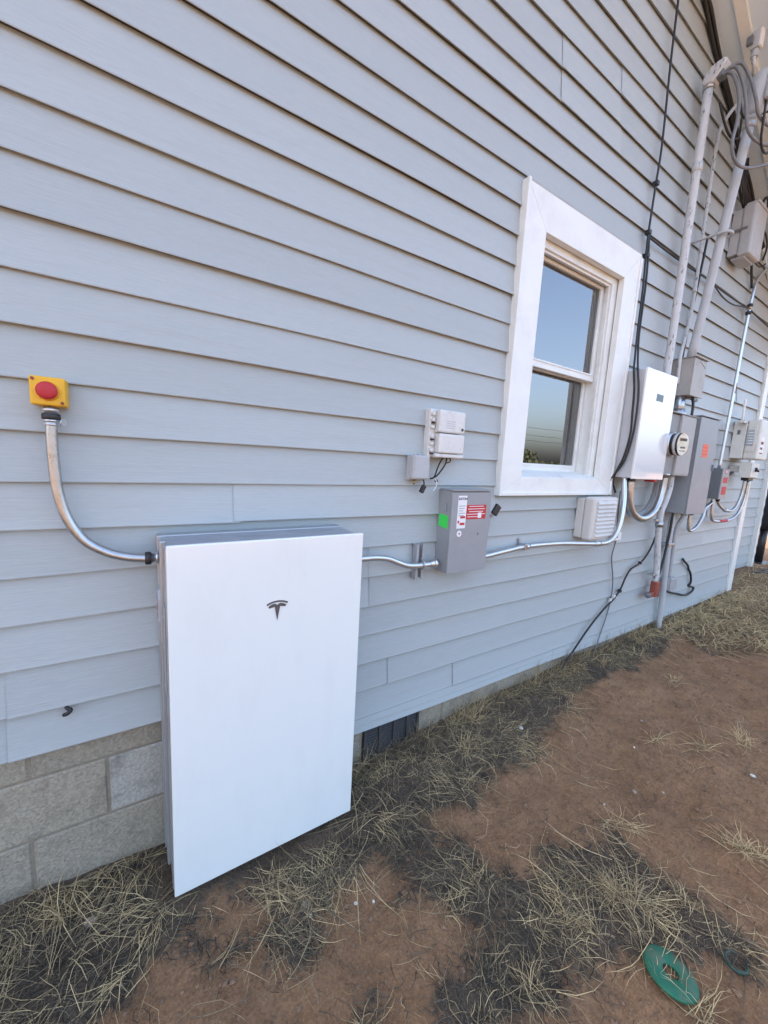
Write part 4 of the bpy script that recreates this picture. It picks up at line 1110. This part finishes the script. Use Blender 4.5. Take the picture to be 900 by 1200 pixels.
# service drop loops
for i, (pts, lab) in enumerate((
    ([P(3.03, .12, 3.83), P(3.045, .175, 3.83), P(3.065, .22, 3.72), P(3.075, .25, 3.58), P(3.12, .26, 3.48), P(3.25, .28, 3.46), P(3.45, .32, 3.50), P(3.8, .42, 3.60), P(4.8, .66, 3.8), P(9, 1.5, 4.3), P(40.0, 6.0, 7.15)], 'grey service wire drooping from the hooded weatherhead, middle loop'),
    ([P(3.035, .125, 3.84), P(3.065, .19, 3.85), P(3.11, .235, 3.76), P(3.14, .27, 3.64), P(3.18, .28, 3.575), P(3.30, .30, 3.56), P(3.5, .34, 3.59), P(3.9, .44, 3.68), P(4.8, .66, 3.87), P(9, 1.5, 4.4), P(40.2, 6.0, 7.2)], 'grey service wire drooping from the hooded weatherhead, highest loop'),
    ([P(3.025, .115, 3.82), P(3.035, .165, 3.80), P(3.04, .215, 3.66), P(3.02, .235, 3.50), P(3.00, .235, 3.37), P(3.07, .24, 3.305), P(3.20, .26, 3.31), P(3.45, .31, 3.41), P(3.8, .40, 3.52), P(4.8, .66, 3.75), P(9, 1.5, 4.25), P(39.8, 6.0, 7.1)], 'grey service wire drooping from the hooded weatherhead, lowest loop'))):
    tag(MB().tube(pts, .0085, 9, 6).build('service_wire', M['wire_grey']), lab, 'cable', 'service wires at the weatherhead')
for i, (pts, lab) in enumerate((
    ([P(3.03, .12, 3.83), P(3.07, .17, 3.80), P(3.12, .19, 3.70), P(3.20, .20, 3.62), P(3.30, .24, 3.66), P(3.42, .30, 3.70), P(3.7, .40, 3.74), P(4.8, .66, 3.9), P(9, 1.5, 4.45), P(40.0, 6.0, 7.18)], 'thin dark wire twisting across from the hooded weatherhead to the large cap'),
    ([P(3.22, .29, 3.68), P(3.20, .30, 3.58), P(3.25, .29, 3.46), P(3.36, .29, 3.44), P(3.45, .32, 3.52), P(3.7, .42, 3.58), P(4.8, .66, 3.80), P(9, 1.5, 4.35), P(40.0, 6.0, 7.12)], 'dark wire hanging out of the large weather cap in a low loop'),
    ([P(3.10, .10, 3.72), P(3.16, .12, 3.62), P(3.22, .14, 3.56), P(3.33, .14, 3.60), P(3.40, .12, 3.70), P(3.45, .10, 3.80)], 'short dark wire bundle tied between the mast heads'))):
    tag(MB().tube(pts, .0065, 8, 6).build('service_wire', M['cable']), lab, 'cable')
tag(MB().tube([P(3.21, .30, 3.72), P(3.30, .33, 3.70), P(3.45, .36, 3.72), P(3.8, .46, 3.80), P(4.8, .66, 3.92), P(9, 1.5, 4.5), P(40.1, 6.0, 7.22)], .0085, 9, 5).build('service_wire', M['cable']),
    'black service wire leaving the large weather cap to the right', 'cable')
for i in range(4):
    x = 3.75 + i * .045
    tag(MB().tube([P(x + .10, .05, 3.44), P(x + .06, .055, 3.50), P(x - .02 * (i - 1), .05, 3.56), P(x - .03, .045, 3.66), P(x - .05 + .01 * i, .03, 3.78)], .0065, 7, 4).build('cable', M['cable']),
        ['leftmost', 'second', 'third', 'rightmost'][i] + ' black lead in the bunch rising from the terminal box', 'cable', 'black leads above the terminal box')
tag(MB().tube([P(3.98, .12, 3.44), P(4.0, .13, 3.50), P(4.06, .13, 3.52), P(4.08, .13, 3.47), P(4.02, .125, 3.44)], .009, 8, 4).build('cable', M['cable']), 'small black cable loop on top of the terminal box', 'cable')
tag(MB().tube([P(4.06, .12, 3.43), P(4.2, .15, 3.45), P(4.35, .10, 3.46), P(4.5, .03, 3.40), P(4.55, .004, 3.39)], .006, 7, 4).build('cable', M['label_white']), 'white lead curving right from the top of the terminal box', 'cable')
tag(MB().tube([P(4.10, .10, 3.36), P(4.25, .10, 3.34), P(4.45, .06, 3.33), P(4.6, .004, 3.30)], .007, 7, 4).build('cable', M['cable']), 'black lead leaving the right side of the terminal box', 'cable')
tag(MB().tube([P(4.09, .06, 3.20), P(4.2, .06, 3.16), P(4.4, .05, 3.17), P(4.55, .04, 3.24)], .006, 7, 4).build('cable', M['cable']), 'black lead sagging from the terminal box toward the bare conduit', 'cable')
# dark cable bundle under the rake
bnd = MB()
for j in range(3):
    pts = []
    for i in range(14):
        x = 2.3 + i * .17
        pts.append(P(x, .012 + .010 * (j % 2) + .004 * math.sin(i * 1.9 + j), rz(x) - .030 - .013 * j + .007 * math.sin(i * 1.3 + j * 2)))
    bnd.tube(pts, .010, 8, 3)
tag(bnd.build('cable_bundle', M['cable']), 'dark cable bundle running along the rake just under the soffit', 'cable')
tag(MB().tube([P(3.72, .02, 3.80), P(3.78, .02, 3.62), P(3.86, .03, 3.50), P(4.15, .03, 3.36), P(4.30, .02, 3.2), P(4.42, .016, 3.02)], .009, 8, 4).build('cable', M['cable']), 'black cable slanting from the eave behind the terminal box', 'cable')
tag(MB().tube([P(3.345, .012, 2.25), P(3.36, .012, 2.40), P(3.375, .012, 2.55), P(3.40, .014, 2.72), P(3.43, .014, 2.95), P(3.45, .014, 3.12)], .008, 8, 3).build('cable', M['cable']), 'black cable pinned behind the grey service mast', 'cable')

# lower pipes below the meter
t = thing('peeling_pipe', 'peeling white pipe dropping from the meter box to a rusty red fitting', 'conduit', (3.3, -.06, .6))
MB().tube([P(3.315, .07, 1.42), P(3.32, .07, 1.32), P(3.285, .068, 1.22), P(3.255, .065, 1.15), P(3.262, .062, 1.05), P(3.30, .06, .88), P(3.345, .058, .72), P(3.362, .058, .60)], .021, 12, 5).build('pipe', M['paint_pipe'], t)
MB().lathe(P(3.262, .062, 1.075), (.05, 0, -1), [(0, .026), (.04, .026)], 12).build('coupling', M['galv'], t)
b = MB(); b.box(3.19, 3.27, .05, .07, 1.08, 1.095, .003); b.box(3.27, 3.36, .03, .075, .655, .668, .003); b.build('strap', M['galv'], t)
t = thing('red_fitting', 'rusty red cast fitting at the foot of the peeling white pipe', 'pipe fitting', (3.38, -.06, .5))
MB().box(3.340, 3.415, .032, .080, .475, .600, .010, 2).build('body', M['rust_red'], t)
MB().box(3.275, 3.340, .038, .072, .478, .518, .008).build('outlet', M['rust_red'], t)
MB().lathe(P(3.277, .055, .498), (-1, 0, 0), [(0, .022), (.012, .022), (.013, .014), (.03, .014)], 12).build('plug', M['dark_grey'], t)
t = thing('ground_pipe', 'pale grey pipe running from the tall panel straight down into the grass', 'conduit', (3.52, -.05, .1))
MB().tube([P(3.530, .036, 1.14), P(3.545, .036, .9), P(3.575, .036, .60), P(3.60, .036, .35), P(3.60, .036, .02)], .021, 14, 3).build('pipe', M['pvc_grey'], t)
b = MB(); b.box(3.50, 3.595, -.004, .060, .865, .885, .003); b.build('strap', M['galv'], t)
t = thing('outlet_riser', 'dark grey thin conduit from the tall panel down to a small grey outlet box', 'conduit', (3.68, -.04, .56))
MB().tube([P(3.70, .05, 1.135), P(3.695, .05, 1.09), P(3.665, .035, 1.02), P(3.655, .03, .90), P(3.665, .03, .72), P(3.672, .03, .58)], .015, 12, 4).build('pipe', M['flex'], t)
MB().lathe(P(3.705, .05, 1.14), (0, 0, -1), [(0, .026), (.022, .026), (.023, .02), (.035, .02)], 12).build('gland_nut', M['black'], t)
t = thing('outlet_box', 'small grey covered outlet box low on the siding beside the red fitting', 'outlet', (3.68, 0, .5))
MB().box(3.615, 3.735, -.004, .058, .490, .585, .006).build('case', M['flex'], t)
MB().box(3.620, 3.740, .058, .070, .486, .588, .006).build('cover', M['flex'], t)

# ------------------------------------------------------------------ downspout and grill beyond the corner
t = thing('downspout', 'corrugated white downspout at the far house corner beside the black grill', 'downspout', (7.25, .3, .2))
b = MB()
n = 40
rings = []
for i in range(n + 1):
    z = .20 + i * (2.7 / n)
    k = 1 + .07 * (i % 2)
    x = 7.185 + .03 * (z - .2) / 2.7
    rings.append([b.bm.verts.new(v) for v in (Vector((x, .342, z)), Vector((x, .345 - .055 * k, z)), Vector((x + .075 * k, .345 - .055 * k, z)), Vector((x + .075 * k, .342, z)))])
for i in range(n):
    for j in range(4):
        b.bm.faces.new([rings[i][j], rings[i][(j + 1) % 4], rings[i + 1][(j + 1) % 4], rings[i + 1][j]])
b.bm.faces.new(rings[0]); b.bm.faces.new(rings[-1])
b.build('spout', M['white_vinyl'], t)

t = thing('barrel_grill', 'black barrel grill on a single post standing past the far house corner', 'grill', (7.75, .12, .2))
MB().cyl((7.78, .36, .17), (7.78, .36, .78), .05, seg=16).build('post', M['grill'], t)
b = MB(); b.lathe((7.55, .44, 1.02), (1, -.25, 0), [(0, .02), (.01, .24), (.04, .33), (.96, .33), (.99, .24), (1.0, .02)], 28); b.build('barrel', M['grill'], t)
b = MB(); b.lathe((7.57, .44, 1.33), (1, -.25, 0), [(0, .02), (.01, .18), (.04, .24), (.92, .24), (.95, .18), (.96, .02)], 28); b.build('lid', M['grill'], t)
MB().box(7.56, 8.5, -.40, -.02, 1.02, 1.10, .006).build('shelf_band', M['grill_band'], t)
b = MB(); b.cyl((7.78, .36, .16), (7.78, .36, .20), .22, .20, seg=20); b.build('base', M['grill'], t)
for (pts, lab) in (([(6.9, .10, .19), (7.0, .02, .20), (7.15, -.06, .20), (7.3, -.02, .20), (7.36, .08, .19), (7.45, .12, .2)], 'black hose looped on the ground at the foot of the downspout'),
                   ([(6.75, .2, .2), (6.85, .12, .21), (7.05, .10, .21), (7.2, .16, .20), (7.5, -.06, .21), (7.9, -.1, .2)], 'second black hose lying across the ground toward the grill')):
    tag(MB().tube(pts, .014, 8, 5).build('hose', M['cable']), lab, 'hose')

# ------------------------------------------------------------------ things on the ground
def gz(x, y): return float(gh(np.array([x]), np.array([y]))[0])
t = thing('green_ring', 'flat round green plastic ring half sunk in the red dirt', 'plastic ring', (1.215, -1.062, gz(1.215, -1.062)))
b = MB()
ringc = Vector((1.222, -1.060, gz(1.22, -1.06) + .013))
prof = [(.019, -.001), (.019, .004), (.021, .0055), (.060, .0045), (.064, .002), (.065, -.003), (.062, -.005), (.021, -.005)]
seg = 44
rot = Matrix.Rotation(R(9), 3, Vector((.12, 1, 0)))
rr = []
for k in range(seg):
    a = 2 * math.pi * k / seg
    rr.append([b.bm.verts.new(ringc + rot @ Vector((r * math.cos(a) * 1.05, r * math.sin(a), z))) for r, z in prof])
for k in range(seg):
    for i in range(len(prof)):
        f = b.bm.faces.new([rr[k][i], rr[k][(i + 1) % len(prof)], rr[(k + 1) % seg][(i + 1) % len(prof)], rr[(k + 1) % seg][i]]); f.smooth = True
b.build('ring', M['green'], t)
t = thing('dark_green_ring', 'small dark green half-buried plastic rim right of the green ring', 'plastic ring', (1.42, -1.155, gz(1.42, -1.155)))
b = MB()
c = Vector((1.412, -1.150, gz(1.41, -1.15) + .004))
b.tube([c + Vector((.030 * math.cos(a), .024 * math.sin(a), .006 - .004 * math.cos(a))) for a in np.linspace(0, 2 * math.pi, 24)], .0045, 8, 1)
b.build('rim', M['dark_green'], t)

def pebble(x, y, r, m, name, lab, grp, cat):
    bm = bmesh.new(); bmesh.ops.create_icosphere(bm, subdivisions=2, radius=r)
    s = (random.uniform(.8, 1.4), random.uniform(.7, 1.1), random.uniform(.45, .75))
    for v in bm.verts:
        k = 1 + random.uniform(-.12, .12)
        v.co = Vector((v.co.x * s[0] * k, v.co.y * s[1] * k, v.co.z * s[2] * k))
    for f in bm.faces: f.smooth = True
    me = bpy.data.meshes.new(name); bm.to_mesh(me); bm.free(); me.materials.append(m)
    o = bpy.data.objects.new(name, me); C.objects.link(o)
    o.location = (x, y, gz(x, y) + r * s[2] * .45); o.rotation_euler = (random.uniform(-.2, .2), random.uniform(-.2, .2), random.uniform(0, 6))
    return tag(o, lab, cat, grp)
for (x, y, r, lab) in ((.545, -.452, .007, 'whitish pebble on bare dirt right of the cabinet, larger of a pair'), (.595, -.478, .0045, 'whitish pebble on bare dirt right of the cabinet, smaller of a pair'),
                       (.405, -.415, .0065, 'whitish pebble just below the bottom edge of the white cabinet'), (2.35, -.95, .010, 'pale flat pebble on the open dirt near the right edge'),
                       (1.62, -.665, .005, 'pale pebble above the grass mat in the middle of the dirt'), (2.05, -.58, .006, 'pale pebble on open dirt between the wall and the far tuft'),
                       (1.64, -.22, .012, 'pale stone caught in the grass along the wall')):
    pebble(x, y, r, M['white_stone'], 'pale_pebble', lab, 'pale pebbles scattered on the dirt', 'pebble')
for (x, y, r, lab) in ((-.16, -.13, .014, 'round brown stone in the grass left of the cabinet'), (1.80, -.70, .011, 'brown stone on open dirt above the bleached tuft'),
                       (1.90, -.77, .008, 'small dark brown clod beside the brown stone'), (.40, -.385, .012, 'greyish stone below the cabinet edge'), (2.3, -.5, .009, 'brown stone on the bare dirt toward the wall')):
    pebble(x, y, r, M['pebble'], 'brown_stone', lab, 'brown stones scattered on the dirt', 'stone')

# fine crumbs of soil: one mass
N = 13000
px = rng.uniform(-.3, 3.6, N); py = -rng.uniform(0.02, 1.30, N)
keep = litter(px, py) < .8
px, py = px[keep], py[keep]
N = len(px)
r = rng.gamma(1.3, .0016, N) + .0007
big = rng.uniform(0, 1, N) < .035
r = np.where(big, rng.uniform(.004, .009, N), r)
base = np.array([[1, 0, 0], [-1, 0, 0], [0, 1, 0], [0, -1, 0], [0, 0, .8], [0, 0, -.6]], float)
tri = np.array([[0, 2, 4], [2, 1, 4], [1, 3, 4], [3, 0, 4], [2, 0, 5], [1, 2, 5], [3, 1, 5], [0, 3, 5]])
ang = rng.uniform(0, 6.28, N)
v = base[None] * (r[:, None, None] * rng.uniform(.6, 1.4, (N, 6, 1)))
ca, sa = np.cos(ang)[:, None], np.sin(ang)[:, None]
vx = v[..., 0] * ca - v[..., 1] * sa; vy = v[..., 0] * sa + v[..., 1] * ca
v = np.stack([vx + px[:, None], vy + py[:, None], v[..., 2] + (gh(px, py) + r * .3)[:, None]], -1).reshape(-1, 3)
fcs = (tri[None] + (np.arange(N) * 6)[:, None, None]).reshape(-1, 3)
me = np_mesh('soil_crumbs', v, fcs, mat('soil_crumb', (0.21, 0.13, 0.08), 0.95, var=0.5, scale=90), False)
o = bpy.data.objects.new('soil_crumbs', me); C.objects.link(o); o['kind'] = 'stuff'; o['label'] = 'crumbs of red soil strewn over the yard'

# ------------------------------------------------------------------ dry grass
def blades(name, x, y, head, elev, L, wid, droop, bend, tint, m, label, lift=0.0):
    n = len(x)
    z0 = gh(x, y) + lift
    ts = np.array([0, .35, .7, 1.0])
    pts = np.zeros((n, 4, 3))
    for i, tt in enumerate(ts):
        hd = head + bend * tt
        hor = L * tt * np.cos(elev)
        pts[:, i, 0] = x + hor * np.cos(hd); pts[:, i, 1] = y + hor * np.sin(hd)
        pts[:, i, 2] = z0 + L * tt * np.sin(elev) - droop * L * tt ** 2
    pts[:, :, 1] = np.minimum(pts[:, :, 1], np.where(pts[:, :, 0] < 5.2, -.004 + 0 * pts[:, :, 1], .3))
    pts[:, :, 2] = np.maximum(pts[:, :, 2], gh(pts[:, :, 0], pts[:, :, 1]) + .002 + rng.uniform(0, .006, (n, 1)))
    tan = np.gradient(pts, axis=1); tan /= np.linalg.norm(tan, axis=2, keepdims=True) + 1e-9
    up = np.array([0, 0, 1.0]); side = np.cross(tan, up); side /= np.linalg.norm(side, axis=2, keepdims=True) + 1e-9
    nn = np.cross(side, tan)
    wv = wid[:, None] * np.array([1, .9, .6, .12])[None]
    roll = rng.uniform(0, 6.28, n)
    vs = np.zeros((n, 4, 3, 3))
    for k in range(3):
        a = roll + k * 2.0944
        vs[:, :, k] = pts + (side * np.cos(a)[:, None, None] + nn * np.sin(a)[:, None, None] * .55) * wv[..., None]
    f = []
    for i in range(3):
        for k in range(3):
            f.append([i * 3 + k, i * 3 + (k + 1) % 3, (i + 1) * 3 + (k + 1) % 3, (i + 1) * 3 + k])
    f = np.array(f)
    fc = (f[None] + (np.arange(n) * 12)[:, None, None]).reshape(-1, 4)
    me = np_mesh(name, vs.reshape(-1, 3), fc, m, True)
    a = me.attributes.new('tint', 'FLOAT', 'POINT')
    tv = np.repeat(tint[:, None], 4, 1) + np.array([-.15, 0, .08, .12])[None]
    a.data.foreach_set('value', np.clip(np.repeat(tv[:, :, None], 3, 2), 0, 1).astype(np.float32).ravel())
    o = bpy.data.objects.new(name, me); C.objects.link(o)
    o['kind'] = 'stuff'; o['label'] = label
    return o

def scatter(n, dens, x0=-.6, x1=5.0, y0=-1.35, y1=-.004):
    """points with probability dens(x, y); more of them near the camera"""
    out = []
    tot = 0
    while tot < n:
        u = rng.uniform(0, 1, 40000)
        x = x0 + (x1 - x0) * u ** 1.5
        y = rng.uniform(y0, y1, 40000)
        k = (rng.uniform(0, 1, 40000) < dens(x, y)) & ~((x > -.01) & (x < .70) & (y > -.235))
        out.append(np.stack([x[k], y[k]], 1)); tot += k.sum()
    o = np.concatenate(out)[:n]
    return o[:, 0], o[:, 1]
lit = lambda x, y: np.clip(litter(x, y) * 1.2 - .12, 0, 1) * (.4 + .6 * vnoise(x, y, 14, 40))
# grey broken thatch
n = 26000
x, y = scatter(n, lambda x, y: lit(x, y) + .012)
blades('thatch', x, y, rng.uniform(0, 6.28, n), rng.uniform(.02, .4, n), rng.uniform(.012, .06, n), rng.uniform(.0006, .0014, n), rng.uniform(0, .35, n), rng.normal(0, .6, n),
       np.clip(rng.normal(.45, .27, n), 0, 1), M['thatch'], 'dark grey broken thatch lying between the dry grass', lift=.002)
# tangled stems, direction following a slow swirl with much scatter
n = 14000
x, y = scatter(n, lambda x, y: np.clip((x + .25) / .5, .3, 1) * np.clip(litter(x, y) * 1.3 - .25, 0, 1) * (.15 + .85 * (vnoise(x, y, 8, 41) > .42)) + .018 * (vnoise(x, y, 3, 42) > .42) * 1.8)
hd = vnoise(x, y, 2.3, 43) * 9 + rng.normal(0, .75, n)
L = np.clip(rng.gamma(3.0, .024, n), .02, .26)
tn = (.08 + .75 * vnoise(x, y, 5, 44) ** 1.4) * np.clip((x + .5) / .8, .45, 1)
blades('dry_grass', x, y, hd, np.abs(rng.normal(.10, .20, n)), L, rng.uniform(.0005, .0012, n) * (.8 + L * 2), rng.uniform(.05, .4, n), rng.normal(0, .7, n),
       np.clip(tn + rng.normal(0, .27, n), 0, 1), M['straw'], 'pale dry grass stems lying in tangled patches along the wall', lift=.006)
# combed bunches
nc = 190
cx, cy = scatter(nc, lambda x, y: np.clip(litter(x, y) * 1.2 - .2, 0, 1))
chd = rng.uniform(0, 6.28, nc)
n = 2900
w8 = rng.gamma(1.0, 1.0, nc); w8 /= w8.sum()
ci = rng.choice(nc, n, p=w8)
x = cx[ci] + rng.normal(0, .03, n); y = np.minimum(cy[ci] + rng.normal(0, .022, n), -.01)
tone = rng.uniform(.3, .85, nc)
L = np.clip(rng.gamma(4, .026, n), .03, .26)
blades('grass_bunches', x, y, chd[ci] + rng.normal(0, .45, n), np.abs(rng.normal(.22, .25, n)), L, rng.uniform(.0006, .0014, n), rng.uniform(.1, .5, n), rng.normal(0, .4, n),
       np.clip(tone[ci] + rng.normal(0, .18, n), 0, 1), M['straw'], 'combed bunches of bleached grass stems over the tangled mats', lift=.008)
# upright tufts: (x, y, blades, height, tone)
TUFTS = [(-.22, -.085, 60, .17, .75), (-.30, -.16, 25, .12, .4), (1.30, -.16, 70, .16, .7), (1.55, -.14, 40, .13, .6), (1.18, -.05, 40, .14, .45), (1.02, -.18, 40, .10, .5), (.50, -.31, 40, .09, .75),
         (.34, -.24, 30, .08, .7), (1.62, -.34, 30, .09, .7), (2.1, -.14, 60, .12, .55), (2.6, -.12, 60, .14, .6), (3.2, -.08, 90, .20, .8), (3.5, -.12, 70, .18, .75), (3.35, -.04, 70, .24, .85), (3.8, -.10, 60, .2, .8), (4.2, -.12, 80, .25, .85), (4.6, -.1, 80, .25, .85), (2.85, -.05, 60, .18, .7), (1.45, -.06, 60, .17, .75), (1.75, -.06, 50, .15, .6), (1.95, -.07, 60, .16, .65), (2.35, -.06, 60, .16, .7), (3.0, -.16, 50, .14, .7), (1.55, -.74, 45, .10, .8),
         (1.62, -.78, 30, .12, .85), (1.86, -1.04, 70, .12, .85), (1.90, -1.10, 40, .10, .8), (1.10, -.83, 60, .10, .6), (1.02, -.78, 50, .09, .9), (1.32, -.86, 60, .10, .7), (1.44, -1.0, 60, .12, .75),
         (.80, -.62, 45, .09, .6), (.88, -.86, 60, .12, .65), (.70, -.86, 50, .10, .6), (1.2, -1.14, 50, .13, .75), (.44, -.72, 40, .09, .5), (2.2, -.62, 30, .13, .8), (2.35, -.75, 40, .14, .8), (2.6, -.85, 60, .15, .8),
         (2.9, -.42, 40, .12, .8), (.95, -.60, 35, .09, .6), (1.235, -1.005, 14, .12, .8), (1.27, -1.03, 12, .13, .75), (1.18, -1.02, 10, .11, .8), (1.255, -1.075, 9, .10, .7), (.85, -.30, 50, .10, .45), (.74, -.20, 40, .12, .4)]
X, Y, H, EL, LL2, T = [], [], [], [], [], []
for (tx, ty, k, hgt, tone1) in TUFTS:
    k = int(k * .8)
    X.append(rng.normal(tx, .022, k)); Y.append(rng.normal(ty, .016, k)); H.append(rng.uniform(0, 6.28, k)); EL.append(np.clip(rng.normal(.65, .45, k), .05, 1.4))
    LL2.append(hgt * rng.uniform(.45, 1.15, k)); T.append(np.clip(rng.normal(tone1, .16, k), 0, 1))
X, Y, H, EL, LL2, T = map(np.concatenate, (X, Y, H, EL, LL2, T))
n = len(X)
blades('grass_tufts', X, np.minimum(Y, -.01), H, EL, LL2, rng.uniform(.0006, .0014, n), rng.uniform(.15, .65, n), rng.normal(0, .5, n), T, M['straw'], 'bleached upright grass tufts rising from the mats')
# thin fringe of grass against the foundation
nf = 1500
fx = np.concatenate([rng.uniform(.72, 3.6, nf), rng.uniform(-.6, .0, 160)]); nf = len(fx)
fk = np.floor(fx * 11); fy = -.012 - .05 * rng.uniform(0, 1, nf) ** 1.5
fh = (.05 + .15 * vnoise(fk, fk * 0, .9, 70)) * np.where((fx > .7) & (fx < 2.2), 1.35, 1) * rng.uniform(.5, 1.2, nf)
blades('wall_fringe_grass', fx, fy, rng.uniform(0, 6.28, nf), np.clip(rng.normal(1.0, .3, nf), .2, 1.5), fh, rng.uniform(.0006, .0014, nf), rng.uniform(.05, .5, nf), rng.normal(0, .6, nf),
       np.clip(.25 + .45 * vnoise(fk, fk * 0, 1.7, 71) + rng.normal(0, .2, nf), 0, 1), M['straw'], 'thin fringe of dry grass standing against the foundation blocks')
# meadow of dry grass toward the house corner
n = 14000
x = 3.5 + rng.gamma(1.6, 1.1, n); y = -rng.uniform(-.25, 2.6, n)
k = (litter(x, y) > .3) & (x < 14)
x, y = x[k], y[k]; n = len(x)
y = np.where((x < 5.35) & (y > -.02), -.02 - rng.uniform(0, .2, n), y)
blades('dry_meadow', x, y, rng.uniform(0, 6.28, n), np.clip(rng.normal(.6, .35, n), .05, 1.4), rng.uniform(.06, .17, n), rng.uniform(.0014, .0030, n), rng.uniform(.1, .6, n), rng.normal(0, .5, n),
       np.clip(rng.normal(.68, .22, n), 0, 1), M['straw'], 'dense dry grass meadow spreading toward the far house corner')

# ------------------------------------------------------------------ the open land across the yard (seen in the panes)
def leaf_mass(name, cx, cy, cz, rx, ry, rz_, n, size, parent=None, m=None):
    u = rng.normal(0, 1, (n, 3)); u /= np.linalg.norm(u, axis=1, keepdims=True)
    rad = rng.uniform(.45, 1.0, n) ** .6
    c = u * rad[:, None] * np.array([rx, ry, rz_]) * (.75 + .5 * vnoise(u[:, 0] * 3 + cx, u[:, 2] * 3 + u[:, 1], 1.0, 60))[:, None] + np.array([cx, cy, cz])
    a = rng.normal(0, 1, (n, 3)); a /= np.linalg.norm(a, axis=1, keepdims=True)
    b2 = np.cross(a, rng.normal(0, 1, (n, 3))); b2 /= np.linalg.norm(b2, axis=1, keepdims=True)
    s = size * rng.uniform(.5, 1.3, n)[:, None]
    v = np.stack([c - a * s, c + b2 * s * .5, c + a * s, c - b2 * s * .5], 1)
    v[..., 2] = np.maximum(v[..., 2], 0)
    fc = np.arange(n * 4).reshape(-1, 4)
    me = np_mesh(name, v.reshape(-1, 3), fc, m or M['leaf'], False)
    o = bpy.data.objects.new(name, me); C.objects.link(o)
    if parent: o.parent = parent
    return o
t = thing('yard_tree', 'low rounded tree across the yard mirrored in the lower window pane', 'tree', (0, 0, 0))
b = MB(); b.tube([(26, -19.5, 0), (26.1, -19.4, .8), (25.9, -19.6, 1.8)], .16, 8, 2, rads=None); b.build('trunk', M['bark'], t)
leaf_mass('crown', 26, -19.5, 1.7, 1.7, 1.7, 1.15, 2600, .15, t)
def belt():
    vs = []
    for i in range(240):
        cx = rng.uniform(-60, 120); cy = -rng.uniform(52, 75)
        h = rng.uniform(.8, 2.2)
        n = 45
        u = rng.normal(0, 1, (n, 3)) * np.array([2.0, 1.2, h * .45]) + np.array([cx, cy, h * .55])
        a = rng.normal(0, .5, (n, 3)); c = rng.normal(0, .5, (n, 3))
        v = np.stack([u - a, u + c * .6, u + a, u - c * .6], 1); v[..., 2] = np.maximum(v[..., 2], 0)
        vs.append(v.reshape(-1, 3))
    v = np.concatenate(vs)
    me = np_mesh('far_brush', v, np.arange(len(v)).reshape(-1, 4), M['leaf'], False)
    o = bpy.data.objects.new('far_brush', me); C.objects.link(o); o['kind'] = 'stuff'; o['label'] = 'low brush on the horizon across the road'
belt()
t = thing('utility_line', 'pair of wooden poles carrying wires across the yard, mirrored in the lower pane', 'power line', (0, 0, 0))
for x in (-14, 26, 66, 106):
    b = MB(); b.cyl((x, -34, 0), (x, -34, 7.6), .14, .10, seg=10); b.box(x - 1.0, x + 1.0, 33.94, 34.06, 7.1, 7.25); b.build('pole', M['pole'], t)
b = MB(); b.cyl((40.3, -6, 0), (40.3, -6, 7.7), .14, .10, seg=10); b.build('pole', M['pole'], t)
for (dy, z) in ((-.0, 7.3), (.35, 6.2), (-.3, 5.5)):
    b = MB()
    for x in (-14, 26, 66):
        b.tube([(x + 40 * i / 8, -34 + dy, z - .5 * (1 - ((i - 4) / 4) ** 2)) for i in range(9)], .022, 5, 1)
    b.build('wire', M['cable'], t)
